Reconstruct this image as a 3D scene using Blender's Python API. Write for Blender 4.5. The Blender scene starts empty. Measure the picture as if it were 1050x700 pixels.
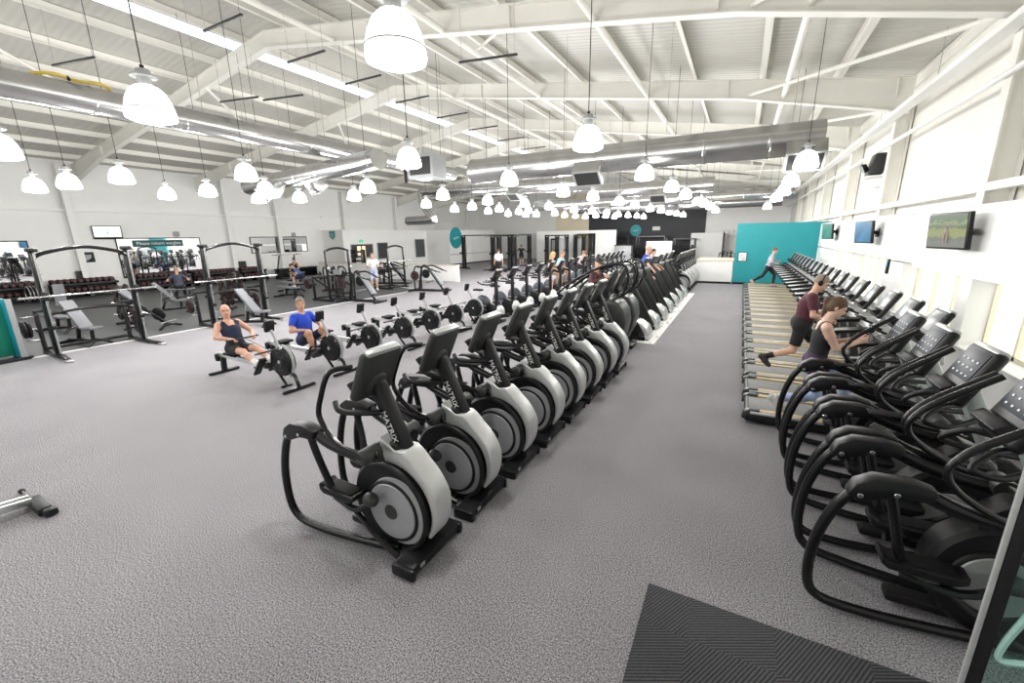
import bpy, bmesh, math, random
import numpy as np
from mathutils import Vector, Matrix, Euler
random.seed(7)
C = bpy.context.scene.collection
PI = math.pi
# ---------------------------------------------------------------- materials
MATS = {}
def mat(name, col, rough=.5, metal=0., emit=0., noise=0., nscale=30., bump=0., spec=.5, coat=0., alpha=1., trans=0.):
    if name in MATS: return MATS[name]
    m = bpy.data.materials.new(name); m.use_nodes = True
    nt = m.node_tree; b = nt.nodes['Principled BSDF']
    c = (col[0], col[1], col[2], 1)
    b.inputs['Base Color'].default_value = c
    b.inputs['Roughness'].default_value = rough
    b.inputs['Metallic'].default_value = metal
    b.inputs['Specular IOR Level'].default_value = spec
    b.inputs['Coat Weight'].default_value = coat
    b.inputs['Transmission Weight'].default_value = trans
    b.inputs['Alpha'].default_value = alpha
    if emit:
        b.inputs['Emission Color'].default_value = c; b.inputs['Emission Strength'].default_value = emit
    if noise or bump:
        tc = nt.nodes.new('ShaderNodeTexCoord'); n = nt.nodes.new('ShaderNodeTexNoise')
        n.inputs['Scale'].default_value = nscale; n.inputs['Detail'].default_value = 4
        nt.links.new(tc.outputs['Object'], n.inputs['Vector'])
        if noise:
            r = nt.nodes.new('ShaderNodeValToRGB')
            r.color_ramp.elements[0].position = .3; r.color_ramp.elements[1].position = .7
            r.color_ramp.elements[0].color = tuple(max(0, x * (1 - noise)) for x in col) + (1,)
            r.color_ramp.elements[1].color = tuple(min(1, x * (1 + noise)) for x in col) + (1,)
            nt.links.new(n.outputs['Fac'], r.inputs['Fac']); nt.links.new(r.outputs['Color'], b.inputs['Base Color'])
        if bump:
            bp = nt.nodes.new('ShaderNodeBump'); bp.inputs['Strength'].default_value = bump; bp.inputs['Distance'].default_value = .01
            nt.links.new(n.outputs['Fac'], bp.inputs['Height']); nt.links.new(bp.outputs['Normal'], b.inputs['Normal'])
    MATS[name] = m
    return m
K = mat('black plastic', (.010, .010, .011), .42, noise=.15, nscale=40, spec=.3)
KM = mat('black satin metal', (.008, .008, .009), .26, spec=.4, noise=.1)
KR = mat('black rubber', (.008, .008, .009), .75, spec=.25, noise=.2)
DG = mat('charcoal plastic', (.034, .036, .035), .38, spec=.4, noise=.08)
DGO = mat('console grey', (.036, .039, .036), .38, spec=.4, noise=.08)
LG = mat('console silver', (.42, .43, .43), .35, metal=.3, noise=.05)
SIL = mat('shroud silver', (.60, .61, .61), .32, metal=.35, noise=.03)
DISC = mat('disc grey', (.40, .41, .43), .38, metal=.25, noise=.06)
PANEL = mat('panel grey', (.33, .34, .35), .42, noise=.05)
STEEL = mat('steel', (.62, .62, .62), .22, metal=1., noise=.05)
ALU = mat('brushed aluminium', (.72, .73, .73), .3, metal=.9, noise=.06)
GALV = mat('galvanised duct', (.47, .47, .465), .27, metal=.95, noise=.12, nscale=3, bump=.35)
WHITE = mat('white paint', (.86, .86, .85), .55, noise=.015, nscale=2)
CREAM = mat('cream steel paint', (.83, .82, .77), .5, noise=.02, nscale=3)
TEAL = mat('teal paint', (.012, .30, .335), .5, noise=.04, nscale=2)
TEALB = mat('bright teal panel', (.01, .30, .42), .45, noise=.04)
GREENP = mat('green panel', (.01, .20, .13), .45, noise=.04)
BLACKW = mat('black wall paint', (.028, .03, .036), .6, noise=.1, nscale=1.5)
SCREEN = mat('dark glass screen', (.022, .026, .034), .4, emit=.35, spec=.15)
SCREENG = mat('grey reflective screen', (.11, .115, .12), .3, spec=.4, noise=.1)
ICON = mat('screen icon glow', (.55, .60, .66), .4, emit=.25)
LETTER = mat('white lettering', (.80, .80, .78), .5, noise=.02)
RED = mat('red trim', (.085, .008, .012), .45, noise=.1)
PAD = mat('grey pad vinyl', (.16, .165, .18), .5, noise=.08)
SEATB = mat('blue grey shell', (.055, .065, .085), .42, noise=.1)
SUNRAIL = mat('sun tinted deck rail', (.55, .42, .22), .4, noise=.12, nscale=8)  # tan puts the sunlight reflected off the rails into their colour
BELT = mat('treadmill belt', (.21, .215, .215), .6, noise=.12, nscale=20)
LAMP = mat('glowing lamp shade', (1, 1, .99), .5, emit=5.)
POSTG = mat('post silver green', (.36, .40, .39), .38, metal=.3, noise=.05)
GLOVE = mat('yellow cable', (.7, .5, .02), .5, noise=.1)
LEDGE = mat('pale wood ledge', (.72, .62, .46), .45, noise=.08, nscale=6)
def glassmat(name, col, f):
    m = bpy.data.materials.new(name); m.use_nodes = True; nt = m.node_tree; nt.nodes.remove(nt.nodes['Principled BSDF'])
    tr = nt.nodes.new('ShaderNodeBsdfTransparent'); tr.inputs[0].default_value = (*col, 1); gl = nt.nodes.new('ShaderNodeBsdfGlossy'); gl.inputs['Roughness'].default_value = .02
    mx = nt.nodes.new('ShaderNodeMixShader'); mx.inputs[0].default_value = f; nt.links.new(tr.outputs[0], mx.inputs[1]); nt.links.new(gl.outputs[0], mx.inputs[2]); nt.links.new(mx.outputs[0], nt.nodes['Material Output'].inputs['Surface'])
    return m
GLASSD = glassmat('tinted glass', (.72, .88, .84), .05)
GLASSW = glassmat('window glass', (.97, .99, .98), .02)
FROST = mat('frosted vinyl', (.36, .60, .55), .6, noise=.05)
MIRROR = mat('mirror silver', (.90, .91, .92), .015, metal=1., noise=.005)
YEL = mat('cream blind', (.93, .88, .68), .7, noise=.03)
# ---------------------------------------------------------------- geometry builder
def cr(pts, k):
    P = [Vector(p) for p in pts]; out = []
    for i in range(len(P) - 1):
        p0 = P[max(i-1, 0)]; p1 = P[i]; p2 = P[i+1]; p3 = P[min(i+2, len(P)-1)]
        for j in range(k):
            t = j / k
            out.append(.5*((2*p1)+(p2-p0)*t+(2*p0-5*p1+4*p2-p3)*t*t+(3*p1-p0-3*p2+p3)*t**3))
    out.append(P[-1]); return out
class G:
    def __init__(s): s.v = []; s.f = []
    def add(s, vs, fs):
        o = len(s.v); s.v += [tuple(v) for v in vs]; s.f += [tuple(i+o for i in f) for f in fs]; return s
    def bm(s, b, bev=0, seg=2):
        if bev:
            e = [x for x in b.edges if len(x.link_faces) == 2 and x.calc_face_angle(0) > .5]
            bmesh.ops.bevel(b, geom=e, offset=bev, segments=seg, profile=.5, affect='EDGES', clamp_overlap=True)
        b.verts.index_update()
        s.add([v.co for v in b.verts], [[v.index for v in f.verts] for f in b.faces]); b.free(); return s
    def box(s, c, d, rot=None, bev=0, seg=2):
        b = bmesh.new(); bmesh.ops.create_cube(b, size=1)
        M = Matrix.Translation(c) @ (Euler(rot).to_matrix().to_4x4() if rot is not None and not isinstance(rot, Matrix) else (rot.to_4x4() if rot is not None else Matrix())) 
        bmesh.ops.scale(b, vec=d, verts=b.verts)
        if bev:
            bmesh.ops.bevel(b, geom=list(b.edges), offset=min(bev, min(d)*.49), segments=seg, profile=.5, affect='EDGES', clamp_overlap=True)
        b.transform(M); return s.bm(b)
    def beam(s, a, b, w, d, bev=0, up=(0, 0, 1)):           # box from a to b, w = width sideways, d = depth along 'up'
        a = Vector(a); b = Vector(b); x = (b-a); L = x.length; x.normalize()
        y = Vector(up).cross(x)
        if y.length < 1e-4: y = Vector((0, 1, 0)).cross(x)
        y.normalize(); z = x.cross(y)
        R = Matrix((x, y, z)).transposed()
        return s.box((a+b)/2, (L, w, d), R, bev)
    def prism(s, poly, d0, d1, axis='y', bev=0, seg=2):
        b = bmesh.new(); n = len(poly)
        mp = {'y': lambda p, d: (p[0], d, p[1]), 'x': lambda p, d: (d, p[0], p[1]), 'z': lambda p, d: (p[0], p[1], d)}[axis]
        A = [b.verts.new(mp(p, d0)) for p in poly]; B = [b.verts.new(mp(p, d1)) for p in poly]
        b.faces.new(A); b.faces.new(B[::-1])
        for i in range(n): b.faces.new((A[i], B[i], B[(i+1) % n], A[(i+1) % n]))
        bmesh.ops.recalc_face_normals(b, faces=b.faces)
        if bev:
            e = [x for x in b.edges if x.calc_face_angle(0) > .6]
            bmesh.ops.bevel(b, geom=e, offset=bev, segments=seg, profile=.5, affect='EDGES', clamp_overlap=True)
        return s.bm(b)
    def tube(s, pts, r, n=8, k=0, sx=1.):
        P = cr(pts, k) if k else [Vector(p) for p in pts]
        rs = r if isinstance(r, (list, tuple)) else [r]*len(P)
        if len(rs) != len(P): rs = list(np.interp(np.linspace(0, 1, len(P)), np.linspace(0, 1, len(rs)), rs))
        vs = []; fs = []; N = None
        for i, p in enumerate(P):
            t = (P[min(i+1, len(P)-1)] - P[max(i-1, 0)]).normalized()
            if N is None:
                N = t.orthogonal().normalized()
                if abs(t.y) < .9: N = (Vector((0, 1, 0)) - t*t.y).normalized()
            N = (N - t*N.dot(t)).normalized(); Bn = t.cross(N)
            for j in range(n):
                a = 2*PI*j/n; vs.append(p + (N*math.cos(a)*sx + Bn*math.sin(a))*rs[i])
        for i in range(len(P)-1):
            for j in range(n): fs.append((i*n+j, i*n+(j+1) % n, (i+1)*n+(j+1) % n, (i+1)*n+j))
        fs.append(tuple(range(n))[::-1]); fs.append(tuple((len(P)-1)*n+j for j in range(n)))
        return s.add(vs, fs)
    def cyl(s, a, b, r, n=16, r2=None): return s.tube([a, b], [r, r if r2 is None else r2], n)
    def lathe(s, prof, n=24, M=None):
        M = M or Matrix(); vs = []; fs = []; m = len(prof)
        for i in range(n):
            a = 2*PI*i/n
            for r, z in prof: vs.append(M @ Vector((r*math.cos(a), r*math.sin(a), z)))
        for i in range(n):
            for j in range(m-1): fs.append((i*m+j, ((i+1) % n)*m+j, ((i+1) % n)*m+j+1, i*m+j+1))
        return s.add(vs, fs)
    def disc(s, c, r, w, n=32, bev=.01, r0=0):               # solid disc, axis along y, from c.y-w/2 to c.y+w/2
        M = Matrix.Translation(c) @ Matrix.Rotation(-PI/2, 4, 'X'); h = w/2
        if r0: p = [(r0, -h), (r-bev, -h), (r, -h+bev), (r, h-bev), (r-bev, h), (r0, h), (r0, -h)]
        else: p = [(1e-4, -h), (r-bev, -h), (r, -h+bev), (r, h-bev), (r-bev, h), (1e-4, h)]
        return s.lathe(p, n, M)
    def ring(s, c, R, r, n=32, m=8):                         # torus, axis along y
        vs = []; fs = []
        for i in range(n):
            a = 2*PI*i/n
            for j in range(m):
                b = 2*PI*j/m; q = R + r*math.cos(b); vs.append((c[0]+q*math.cos(a), c[1]+r*math.sin(b), c[2]+q*math.sin(a)))
        for i in range(n):
            for j in range(m): fs.append((i*m+j, i*m+(j+1) % m, ((i+1) % n)*m+(j+1) % m, ((i+1) % n)*m+j))
        return s.add(vs, fs)
    def ell(s, c, r, n=16, rot=None):
        M = Matrix.Translation(c) @ (Euler(rot).to_matrix().to_4x4() if rot else Matrix()) @ Matrix.Diagonal((*r, 1))
        return s.lathe([(math.sin(PI*i/(n//2))+1e-4, -math.cos(PI*i/(n//2))) for i in range(n//2+1)], n, M)
    def xf(s, M):
        s.v = [tuple(M @ Vector(v)) for v in s.v]; return s
def mk(name, g, m, parent=None, smooth=True, loc=None, rot=None):
    me = bpy.data.meshes.new(name); me.from_pydata(g.v, [], g.f); me.update()
    if smooth:
        me.shade_smooth(); me.set_sharp_from_angle(angle=math.radians(38))
    b = bmesh.new(); b.from_mesh(me); bmesh.ops.recalc_face_normals(b, faces=b.faces); b.to_mesh(me); b.free()
    me.materials.append(m)
    o = bpy.data.objects.new(name, me); C.objects.link(o)
    if loc is not None: o.location = loc
    if rot is not None: o.rotation_euler = rot
    if parent is not None: o.parent = parent
    return o
def tag(o, label, cat, group=None, kind=None):
    if label: o['label'] = label
    if cat: o['category'] = cat
    if group: o['group'] = group
    if kind: o['kind'] = kind
    return o
def thing(name, label, cat, loc=(0, 0, 0), rz=0., group=None):
    o = bpy.data.objects.new(name, None); C.objects.link(o); o.empty_display_size = .1
    o.location = loc; o.rotation_euler = (0, 0, rz)
    return tag(o, label, cat, group)
def struct(name, g, m, smooth=False):
    o = mk(name, g, m, None, smooth); o['kind'] = 'structure'; return o
def dup(root, loc, rz=None, label=None, group=None):
    r = root.copy(); C.objects.link(r); r.location = loc
    if rz is not None: r.rotation_euler = (0, 0, rz)
    if label: r['label'] = label
    if group: r['group'] = group
    for ch in KIDS.setdefault(root.name, list(root.children)):
        c = ch.copy(); C.objects.link(c); c.parent = r
        for g in KIDS.setdefault(ch.name, list(ch.children)):
            d = g.copy(); C.objects.link(d); d.parent = c
    return r
KIDS = {}
TXT = {}
def text(name, s, m, parent, size, M, ext=.002, align='CENTER'):
    key = (s, size, m.name)
    if key not in TXT:
        cu = bpy.data.curves.new(name, 'FONT'); cu.body = s; cu.size = size; cu.extrude = ext; cu.align_x = align; cu.align_y = 'CENTER'; cu.resolution_u = 3
        q = bpy.data.objects.new(name, cu); C.objects.link(q); bpy.context.view_layer.update()
        me = bpy.data.meshes.new_from_object(q.evaluated_get(bpy.context.evaluated_depsgraph_get())); me.materials.clear(); me.materials.append(m)
        bpy.data.objects.remove(q); bpy.data.curves.remove(cu); TXT[key] = me
    o = bpy.data.objects.new(name, TXT[key]); C.objects.link(o); o.matrix_local = M
    if parent is not None: o.parent = parent
    return o
def frameM(o, x, y):                                          # matrix from origin and the text's x and y directions
    x = Vector(x).normalized(); y = Vector(y); y = (y - x*y.dot(x)).normalized(); z = x.cross(y)
    M = Matrix((x, y, z)).transposed().to_4x4(); M.translation = o; return M
ORD = 'first second third fourth fifth sixth seventh eighth ninth tenth eleventh twelfth thirteenth fourteenth fifteenth sixteenth seventeenth eighteenth nineteenth twentieth'.split()
# ---------------------------------------------------------------- camera (101 degree lens, pitched down)
f_px = 431.
dn = Vector((27, 1725, f_px)).normalized(); fy = Vector((237, -111.5, f_px)); fy = (fy - dn*fy.dot(dn)).normalized()
up = -dn; fx = fy.cross(up)
Rw = Matrix((fx, fy, up))                                     # world from camera (x right, y down, z forward)
cam = bpy.data.cameras.new('camera'); cam.sensor_width = 36; cam.lens = f_px/1050*36; cam.clip_start = .05; cam.clip_end = 200
co = bpy.data.objects.new('camera', cam); C.objects.link(co)
cx = Rw @ Vector((1, 0, 0)); cy = Rw @ Vector((0, -1, 0)); cz = Rw @ Vector((0, 0, -1))
M = Matrix((cx, cy, cz)).transposed().to_4x4(); M.translation = (0, 0, 2.55); co.matrix_world = M
bpy.context.scene.camera = co
# ---------------------------------------------------------------- the hall
XL, XR, YB, YE = -29., 3.15, -4.5, 45.
RIDGE, ZR, ZE = -13., 8.75, 6.3
def carpet():
    m = bpy.data.materials.new('grey speckled carpet'); m.use_nodes = True; nt = m.node_tree; b = nt.nodes['Principled BSDF']
    L = nt.links.new
    tc = nt.nodes.new('ShaderNodeTexCoord')
    n1 = nt.nodes.new('ShaderNodeTexNoise'); n1.inputs['Scale'].default_value = 95; n1.inputs['Detail'].default_value = 3; n1.inputs['Roughness'].default_value = .8
    n2 = nt.nodes.new('ShaderNodeTexNoise'); n2.inputs['Scale'].default_value = 1.1; n2.inputs['Detail'].default_value = 3
    L(tc.outputs['Object'], n1.inputs['Vector']); L(tc.outputs['Object'], n2.inputs['Vector'])
    r1 = nt.nodes.new('ShaderNodeValToRGB'); e = r1.color_ramp.elements
    e[0].position = .40; e[0].color = (.062, .060, .067, 1); e[1].position = .62; e[1].color = (.54, .52, .55, 1)
    r2 = nt.nodes.new('ShaderNodeValToRGB'); e = r2.color_ramp.elements
    e[0].position = .3; e[0].color = (.90, .90, .90, 1); e[1].position = .7; e[1].color = (1, 1, 1, 1)
    L(n1.outputs['Fac'], r1.inputs['Fac']); L(n2.outputs['Fac'], r2.inputs['Fac'])
    mx = nt.nodes.new('ShaderNodeMix'); mx.data_type = 'RGBA'; mx.blend_type = 'MULTIPLY'; mx.inputs['Factor'].default_value = 1
    L(r1.outputs['Color'], mx.inputs[6]); L(r2.outputs['Color'], mx.inputs[7]); L(mx.outputs[2], b.inputs['Base Color'])
    bp = nt.nodes.new('ShaderNodeBump'); bp.inputs['Strength'].default_value = .25; bp.inputs['Distance'].default_value = .006
    L(n1.outputs['Fac'], bp.inputs['Height']); L(bp.outputs['Normal'], b.inputs['Normal'])
    b.inputs['Roughness'].default_value = .75; b.inputs['Specular IOR Level'].default_value = .25
    return m
struct('floor', G().box(((XL+4)/2, (YB+YE)/2, -.1), (-XL+5.5, YE-YB+2, .2)), carpet())
RUB = mat('dark rubber flooring', (.070, .073, .076), .5, noise=.35, nscale=60)
struct('floor.001', G().prism([(XL+.02, YB), (-14.15, YB), (-14.25, 16.6), (-20.5, 18.2), (XL+.02, 18.2)], .001, .012, 'z'), RUB)
struct('trim_1', G().prism([(-14.15, YB), (-14.05, YB), (-14.15, 16.7), (-20.5, 18.3), (-20.5, 18.2), (-14.25, 16.6)], .001, .016, 'z'), mat('pale floor edging', (.72, .72, .72), .5, noise=.05))
# left wall with its columns, rail and ledge
struct('wall_left', G().box((XL-.25, (YB+YE)/2, 3.3), (.5, YE-YB, 6.7)), WHITE)
struct('wall_left.001', G().box((XL+.04, (YB+22.9)/2, 1.98), (.09, 22.9-YB, 3.96)), WHITE)
GP = mat('grey wall sheet', (.66, .67, .69), .5, noise=.02, nscale=2)
for i, y in enumerate([-1.8, 3.2, 8.65, 15.9, 19.2, 25., 31., 37., 43.]):
    g = G()
    g.box((XL+.22, y, 3.1), (.28, .03, 6.2)); g.box((XL+.36, y, 3.1), (.02, .26, 6.2)); g.box((XL+.1, y, 3.1), (.02, .26, 6.2))
    struct('column', g, WHITE)
struct('trim_2', G().box((XL+.12, (YB+22.9)/2, 4.1), (.12, 22.9-YB, .13), bev=.01), WHITE)
struct('trim_3', G().box((XL+.12, (22.9+YE)/2, 4.25), (.14, YE-22.9, .1)), WHITE)
# office block in the far left corner
struct('wall_block', G().box(((XL-26.7)/2, 27.8, 1.62), (-26.7-XL, 9.8, 3.24)), WHITE)
struct('wall_block.001', G().box((-26.5, 36.9, 1.62), (5.0, 8.4, 3.24)), WHITE)
struct('trim_4', G().box((-23.99, 36.9, .98), (.06, 8.3, .05)), PANEL)
struct('baseboard_block', G().box((-23.985, 36.9, .05), (.03, 8.4, .1)), K)
def glazed(n, xx, y0, y1, z0, z1, lit):
    g = G(); g.box((xx+.02, (y0+y1)/2, (z0+z1)/2), (.04, y1-y0, z1-z0))
    o = struct('window_%d' % n, g, mat('dark grey glazing', (.06, .065, .07), .15, noise=.1))
    f = G()
    for y in (y0, y1): f.box((xx+.04, y, (z0+z1)/2), (.06, .05, z1-z0+.05))
    for z in (z0, z1): f.box((xx+.04, (y0+y1)/2, z), (.06, y1-y0, .05))
    fr = mk('frame', f, PANEL, o); 
    if lit:
        for a, b in lit: mk('lit_pane', G().box((xx+.045, (a+b)/2, (z0+z1)/2-.06), (.02, b-a, (z1-z0)-.16)), mat('warm lit doorway', (1, .78, .5), .5, emit=1.1), o)
    return o
glazed(1, -26.7, 23.55, 25.75, 1.08, 2.12, [(24.15, 24.5), (24.65, 24.95)])
glazed(2, -26.7, 26.3, 27.45, .9, 2.2, None)
glazed(3, -26.7, 31.0, 32.3, .8, 2.42, None)
ex = thing('exit_sign', 'small glowing green exit sign above the lit double doors on the far office wall', 'sign', (-26.66, 24.6, 2.37))
mk('housing', G().box((0, 0, 0), (.06, .42, .16), bev=.01), mat('exit green', (.02, .55, .22), .4, emit=.8), ex)
mk('bracket', G().box((-.02, 0, .1), (.03, .1, .06)), LG, ex)
# half-height white wall with ledge in front of the office block
struct('wall_half', G().box((-20.6, 20.58, .47), (12.1, .16, .94)), WHITE)
struct('trim_5', G().box((-20.6, 20.58, .955), (12.14, .24, .035), bev=.008), LEDGE)
# right wall: solid below the sill, windows, soffit, upper wall
struct('wall_right', G().box((XR+.125, (YB+YE)/2, .38), (.25, YE-YB, .76)), WHITE)
struct('baseboard_right', G().box((XR-.01, (6+YE)/2, .06), (.02, YE-6, .12)), K)
struct('wall_right_soffit', G().box((XR+.14, 3.5, 2.36), (.36, 16., 1.06)), WHITE)
struct('wall_right_soffit.001', G().box((XR+.2, 28.25, 2.38), (.4, 33.5, .98)), WHITE)
struct('trim_6', G().box((XR+.13, (YB+YE)/2, .775), (.34, YE-YB, .035), bev=.01), WHITE)
piers = [(-4.5, 3.0), (5.4, 6.3), (8.95, 9.35), (12.2, 13.6), (17.2, 18.0), (21.3, 24.6), (28., 29.), (33., 45.)]
for a, b in piers: struct('wall_right_pier', G().box((XR+.16, (a+b)/2, 1.3), (.32, b-a, 1.1)), WHITE)
n = 4
FRAMEW = mat('cream window frame', (.85, .80, .62), .5, noise=.03)
for i in range(len(piers)-1):
    a, b = piers[i][1], piers[i+1][0]
    if b-a < .4: continue
    f = G(); k = max(2, round((b-a)/.9))
    for j in range(k+1): f.box((XR+.3, a+(b-a)*j/k, 1.32), (.06, .06, 1.06))
    for z in (.82, 1.82): f.box((XR+.3, (a+b)/2, z), (.06, b-a, .06))
    o = struct('window_%d' % n, f, FRAMEW); n += 1
    for j in range(k): mk('glass', G().box((XR+.32, a+(b-a)*(j+.5)/k, 1.32), (.012, (b-a)/k-.06, .96)), GLASSW, o)
struct('wall_right_upper', G().box((XR+.45, (YB+YE)/2, 4.6), (.1, YE-YB, 3.6)), CREAM)
struct('trim_7', G().box((XR+.22, (YB+YE)/2, 2.9), (.42, YE-YB, .03)), WHITE)
# back wall behind the viewpoint and the end wall
def gable(n, y, x0, x1, m, t=.2):
    ze = lambda x: ZE + (ZR-ZE)*(1-abs(x-RIDGE)/((XR+.4)-RIDGE)) 
    pts = [(x0, 0), (x1, 0), (x1, ze(x1))] + ([(RIDGE, ZR)] if x0 < RIDGE < x1 else []) + [(x0, ze(x0))]
    return struct(n, G().prism(pts, y, y+t, 'y'), m)
gable('wall_back', YB-.2, XL-.4, XR+.5, WHITE)
gable('wall_end', YE, XL-.4, XR+.5, WHITE)
struct('wall_end_cream', G().box((-16.5, YE-.03, 3.4), (3.8, .06, 6.8)), mat('end wall cream', (.80, .72, .55), .6, noise=.03, nscale=1))
struct('wall_end_black', G().box((-8.9, YE-.05, 2.45), (11.4, .1, 4.9)), BLACKW)
struct('wall_end_white', G().box((.2, YE-.04, 2.3), (6.6, .08, 4.6)), WHITE)
# teal wall and the white half wall beside it
struct('wall_teal', G().box((1.7, 24.65, 1.5), (3.94, .2, 3.0)), TEAL)
struct('baseboard_teal', G().box((1.45, 24.54, .05), (3.4, .02, .1)), K)
struct('wall_counter', G().box((-1.16, 24.62, .58), (1.72, .16, 1.16)), WHITE)
struct('wall_counter.001', G().box((-1.95, 26.0, .58), (.14, 2.6, 1.16)), WHITE)
struct('trim_8', G().box((-1.15, 25.9, 1.18), (1.8, 2.8, .04), bev=.01), LEDGE)
struct('baseboard_counter', G().box((-1.16, 24.53, .05), (1.72, .02, .1)), K)
# partitions at the far end
struct('wall_partition', G().box((-16.3, 40., 1.5), (4.2, .2, 3.0)), WHITE)
struct('wall_partition.001', G().box((-11.3, 40., 1.5), (2.0, .2, 3.0)), WHITE)
struct('wall_partition.002', G().box((-13.25, 40., 2.86), (1.9, .2, .28)), WHITE)
struct('wall_partition.003', G().box((-10.27, 40., 1.5), (.1, .24, 3.02)), K)
struct('wall_partition.004', G().box((-2.9, 43.5, 1.3), (2.7, .15, 2.6)), WHITE)
struct('wall_partition.005', G().box((-1.5, 43.5, 1.3), (.12, .3, 2.62)), K)
# roof sheets, rafters, purlins
def roofmat():
    m = bpy.data.materials.new('ribbed roof sheet'); m.use_nodes = True; nt = m.node_tree; b = nt.nodes['Principled BSDF']; L = nt.links.new
    tc = nt.nodes.new('ShaderNodeTexCoord'); w = nt.nodes.new('ShaderNodeTexWave'); w.bands_direction = 'Y'; w.inputs['Scale'].default_value = 1.6
    L(tc.outputs['Object'], w.inputs['Vector'])
    bp = nt.nodes.new('ShaderNodeBump'); bp.inputs['Strength'].default_value = .5; bp.inputs['Distance'].default_value = .03
    L(w.outputs['Fac'], bp.inputs['Height']); L(bp.outputs['Normal'], b.inputs['Normal'])
    n = nt.nodes.new('ShaderNodeTexNoise'); n.inputs['Scale'].default_value = .6; L(tc.outputs['Object'], n.inputs['Vector'])
    r = nt.nodes.new('ShaderNodeValToRGB'); r.color_ramp.elements[0].color = (.50, .49, .45, 1); r.color_ramp.elements[1].color = (.60, .59, .55, 1)
    L(n.outputs['Fac'], r.inputs['Fac']); L(r.outputs['Color'], b.inputs['Base Color']); b.inputs['Roughness'].default_value = .5
    return m
RM = roofmat()
zroof = lambda x: ZE + (ZR-ZE)*(1-abs(x-RIDGE)/16.55)
for s in (1, -1):
    x1 = RIDGE + s*16.6
    struct('ceiling', G().prism([(RIDGE, ZR), (x1, zroof(x1)), (x1, zroof(x1)+.1), (RIDGE, ZR+.1)], YB-.2, YE+.2, 'y'), RM)
RY = [-1.9, 3.7, 9.2, 14.6, 20.2, 25.8, 31.4, 37., 42.5]
for y in RY:
    for s in (1, -1):
        x1 = RIDGE + s*16.3; xh = RIDGE + s*12.5
        g = G()
        zz = lambda x: zroof(x)-.24
        g.prism([(RIDGE, zz(RIDGE)), (x1, zz(x1)), (x1, zz(x1)-.75), (xh, zz(xh)-.46), (RIDGE, zz(RIDGE)-.42)], y-.012, y+.012, 'y')
        g.beam((RIDGE, y, zz(RIDGE)), (x1, y, zz(x1)), .2, .025); 
        g.beam((RIDGE, y, zz(RIDGE)-.42), (xh, y, zz(xh)-.46), .2, .025); g.beam((xh, y, zz(xh)-.46), (x1, y, zz(x1)-.75), .2, .025)
        for q in (.25, .5, .75, .98):
            xx = RIDGE + s*16.3*q; g.box((xx, y, zz(xx)-.22), (.02, .18, .4))
        struct('beam', g, CREAM)
xs = [RIDGE + s*(1.0+1.72*i) for s in (1, -1) for i in range(10)]
for x in xs:
    g = G(); z = zroof(x)
    g.box((x, (YB+YE)/2, z-.13), (.012, YE-YB, .2)); g.box((x-.035, (YB+YE)/2, z-.03), (.08, YE-YB, .012)); g.box((x+.035, (YB+YE)/2, z-.23), (.08, YE-YB, .014))
    struct('beam_purlin', g, CREAM)
for x in (-10.2, -6.6, -3.0, .6):                              # deeper tubular members under the purlins
    struct('beam_tube', G().tube([(x, YB, zroof(x)-.62), (x, YE, zroof(x)-.62)], .07, 10), CREAM)
for a, b in zip(RY[1:-1], RY[2:]):                             # wind bracing at the eaves
    struct('beam_brace', G().tube([(XR-.1, a, zroof(XR)-.9), (XR-3.4, b, zroof(XR-3.4)-.6)], .045, 8), CREAM)
    struct('beam_brace', G().tube([(-5, a, zroof(-5)-.6), (-7.2, a+2.2, zroof(-7.2)-.3)], .035, 6), CREAM)
    struct('beam_brace', G().tube([(-16.5, a, zroof(-16.5)-.7), (-21, a+4.8, zroof(-21)-.5)], .05, 6), CREAM)
for y in (3.7, 9.5, 15.3, 20.4, 25.8, 31.4, 37.):
    g = G(); g.box((XR+.2, y, 4.4), (.3, .03, 3.0)); g.box((XR+.05, y, 4.4), (.025, .24, 3.0)); g.box((XR+.36, y, 4.4), (.025, .24, 3.0))
    struct('column', g, CREAM)
struct('trim_9', G().box((XR+.08, (YB+YE)/2, 3.17), (.12, YE-YB, .12), bev=.01), WHITE)
struct('trim_10', G().tube([(XR-.02, YB, 4.72), (XR-.02, YE, 4.72)], .045, 8), WHITE)
# rooflight strip
SKYL = mat('rooflight sheet', (.86, .91, 1.0), .4, emit=1.6)
for x in (-14.7,):
    struct('window_rooflight', G().beam((x-.22, 20, zroof(x-.28)-.02), (x+.22, 20, zroof(x+.28)-.02), 49, .02), SKYL)
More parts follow.
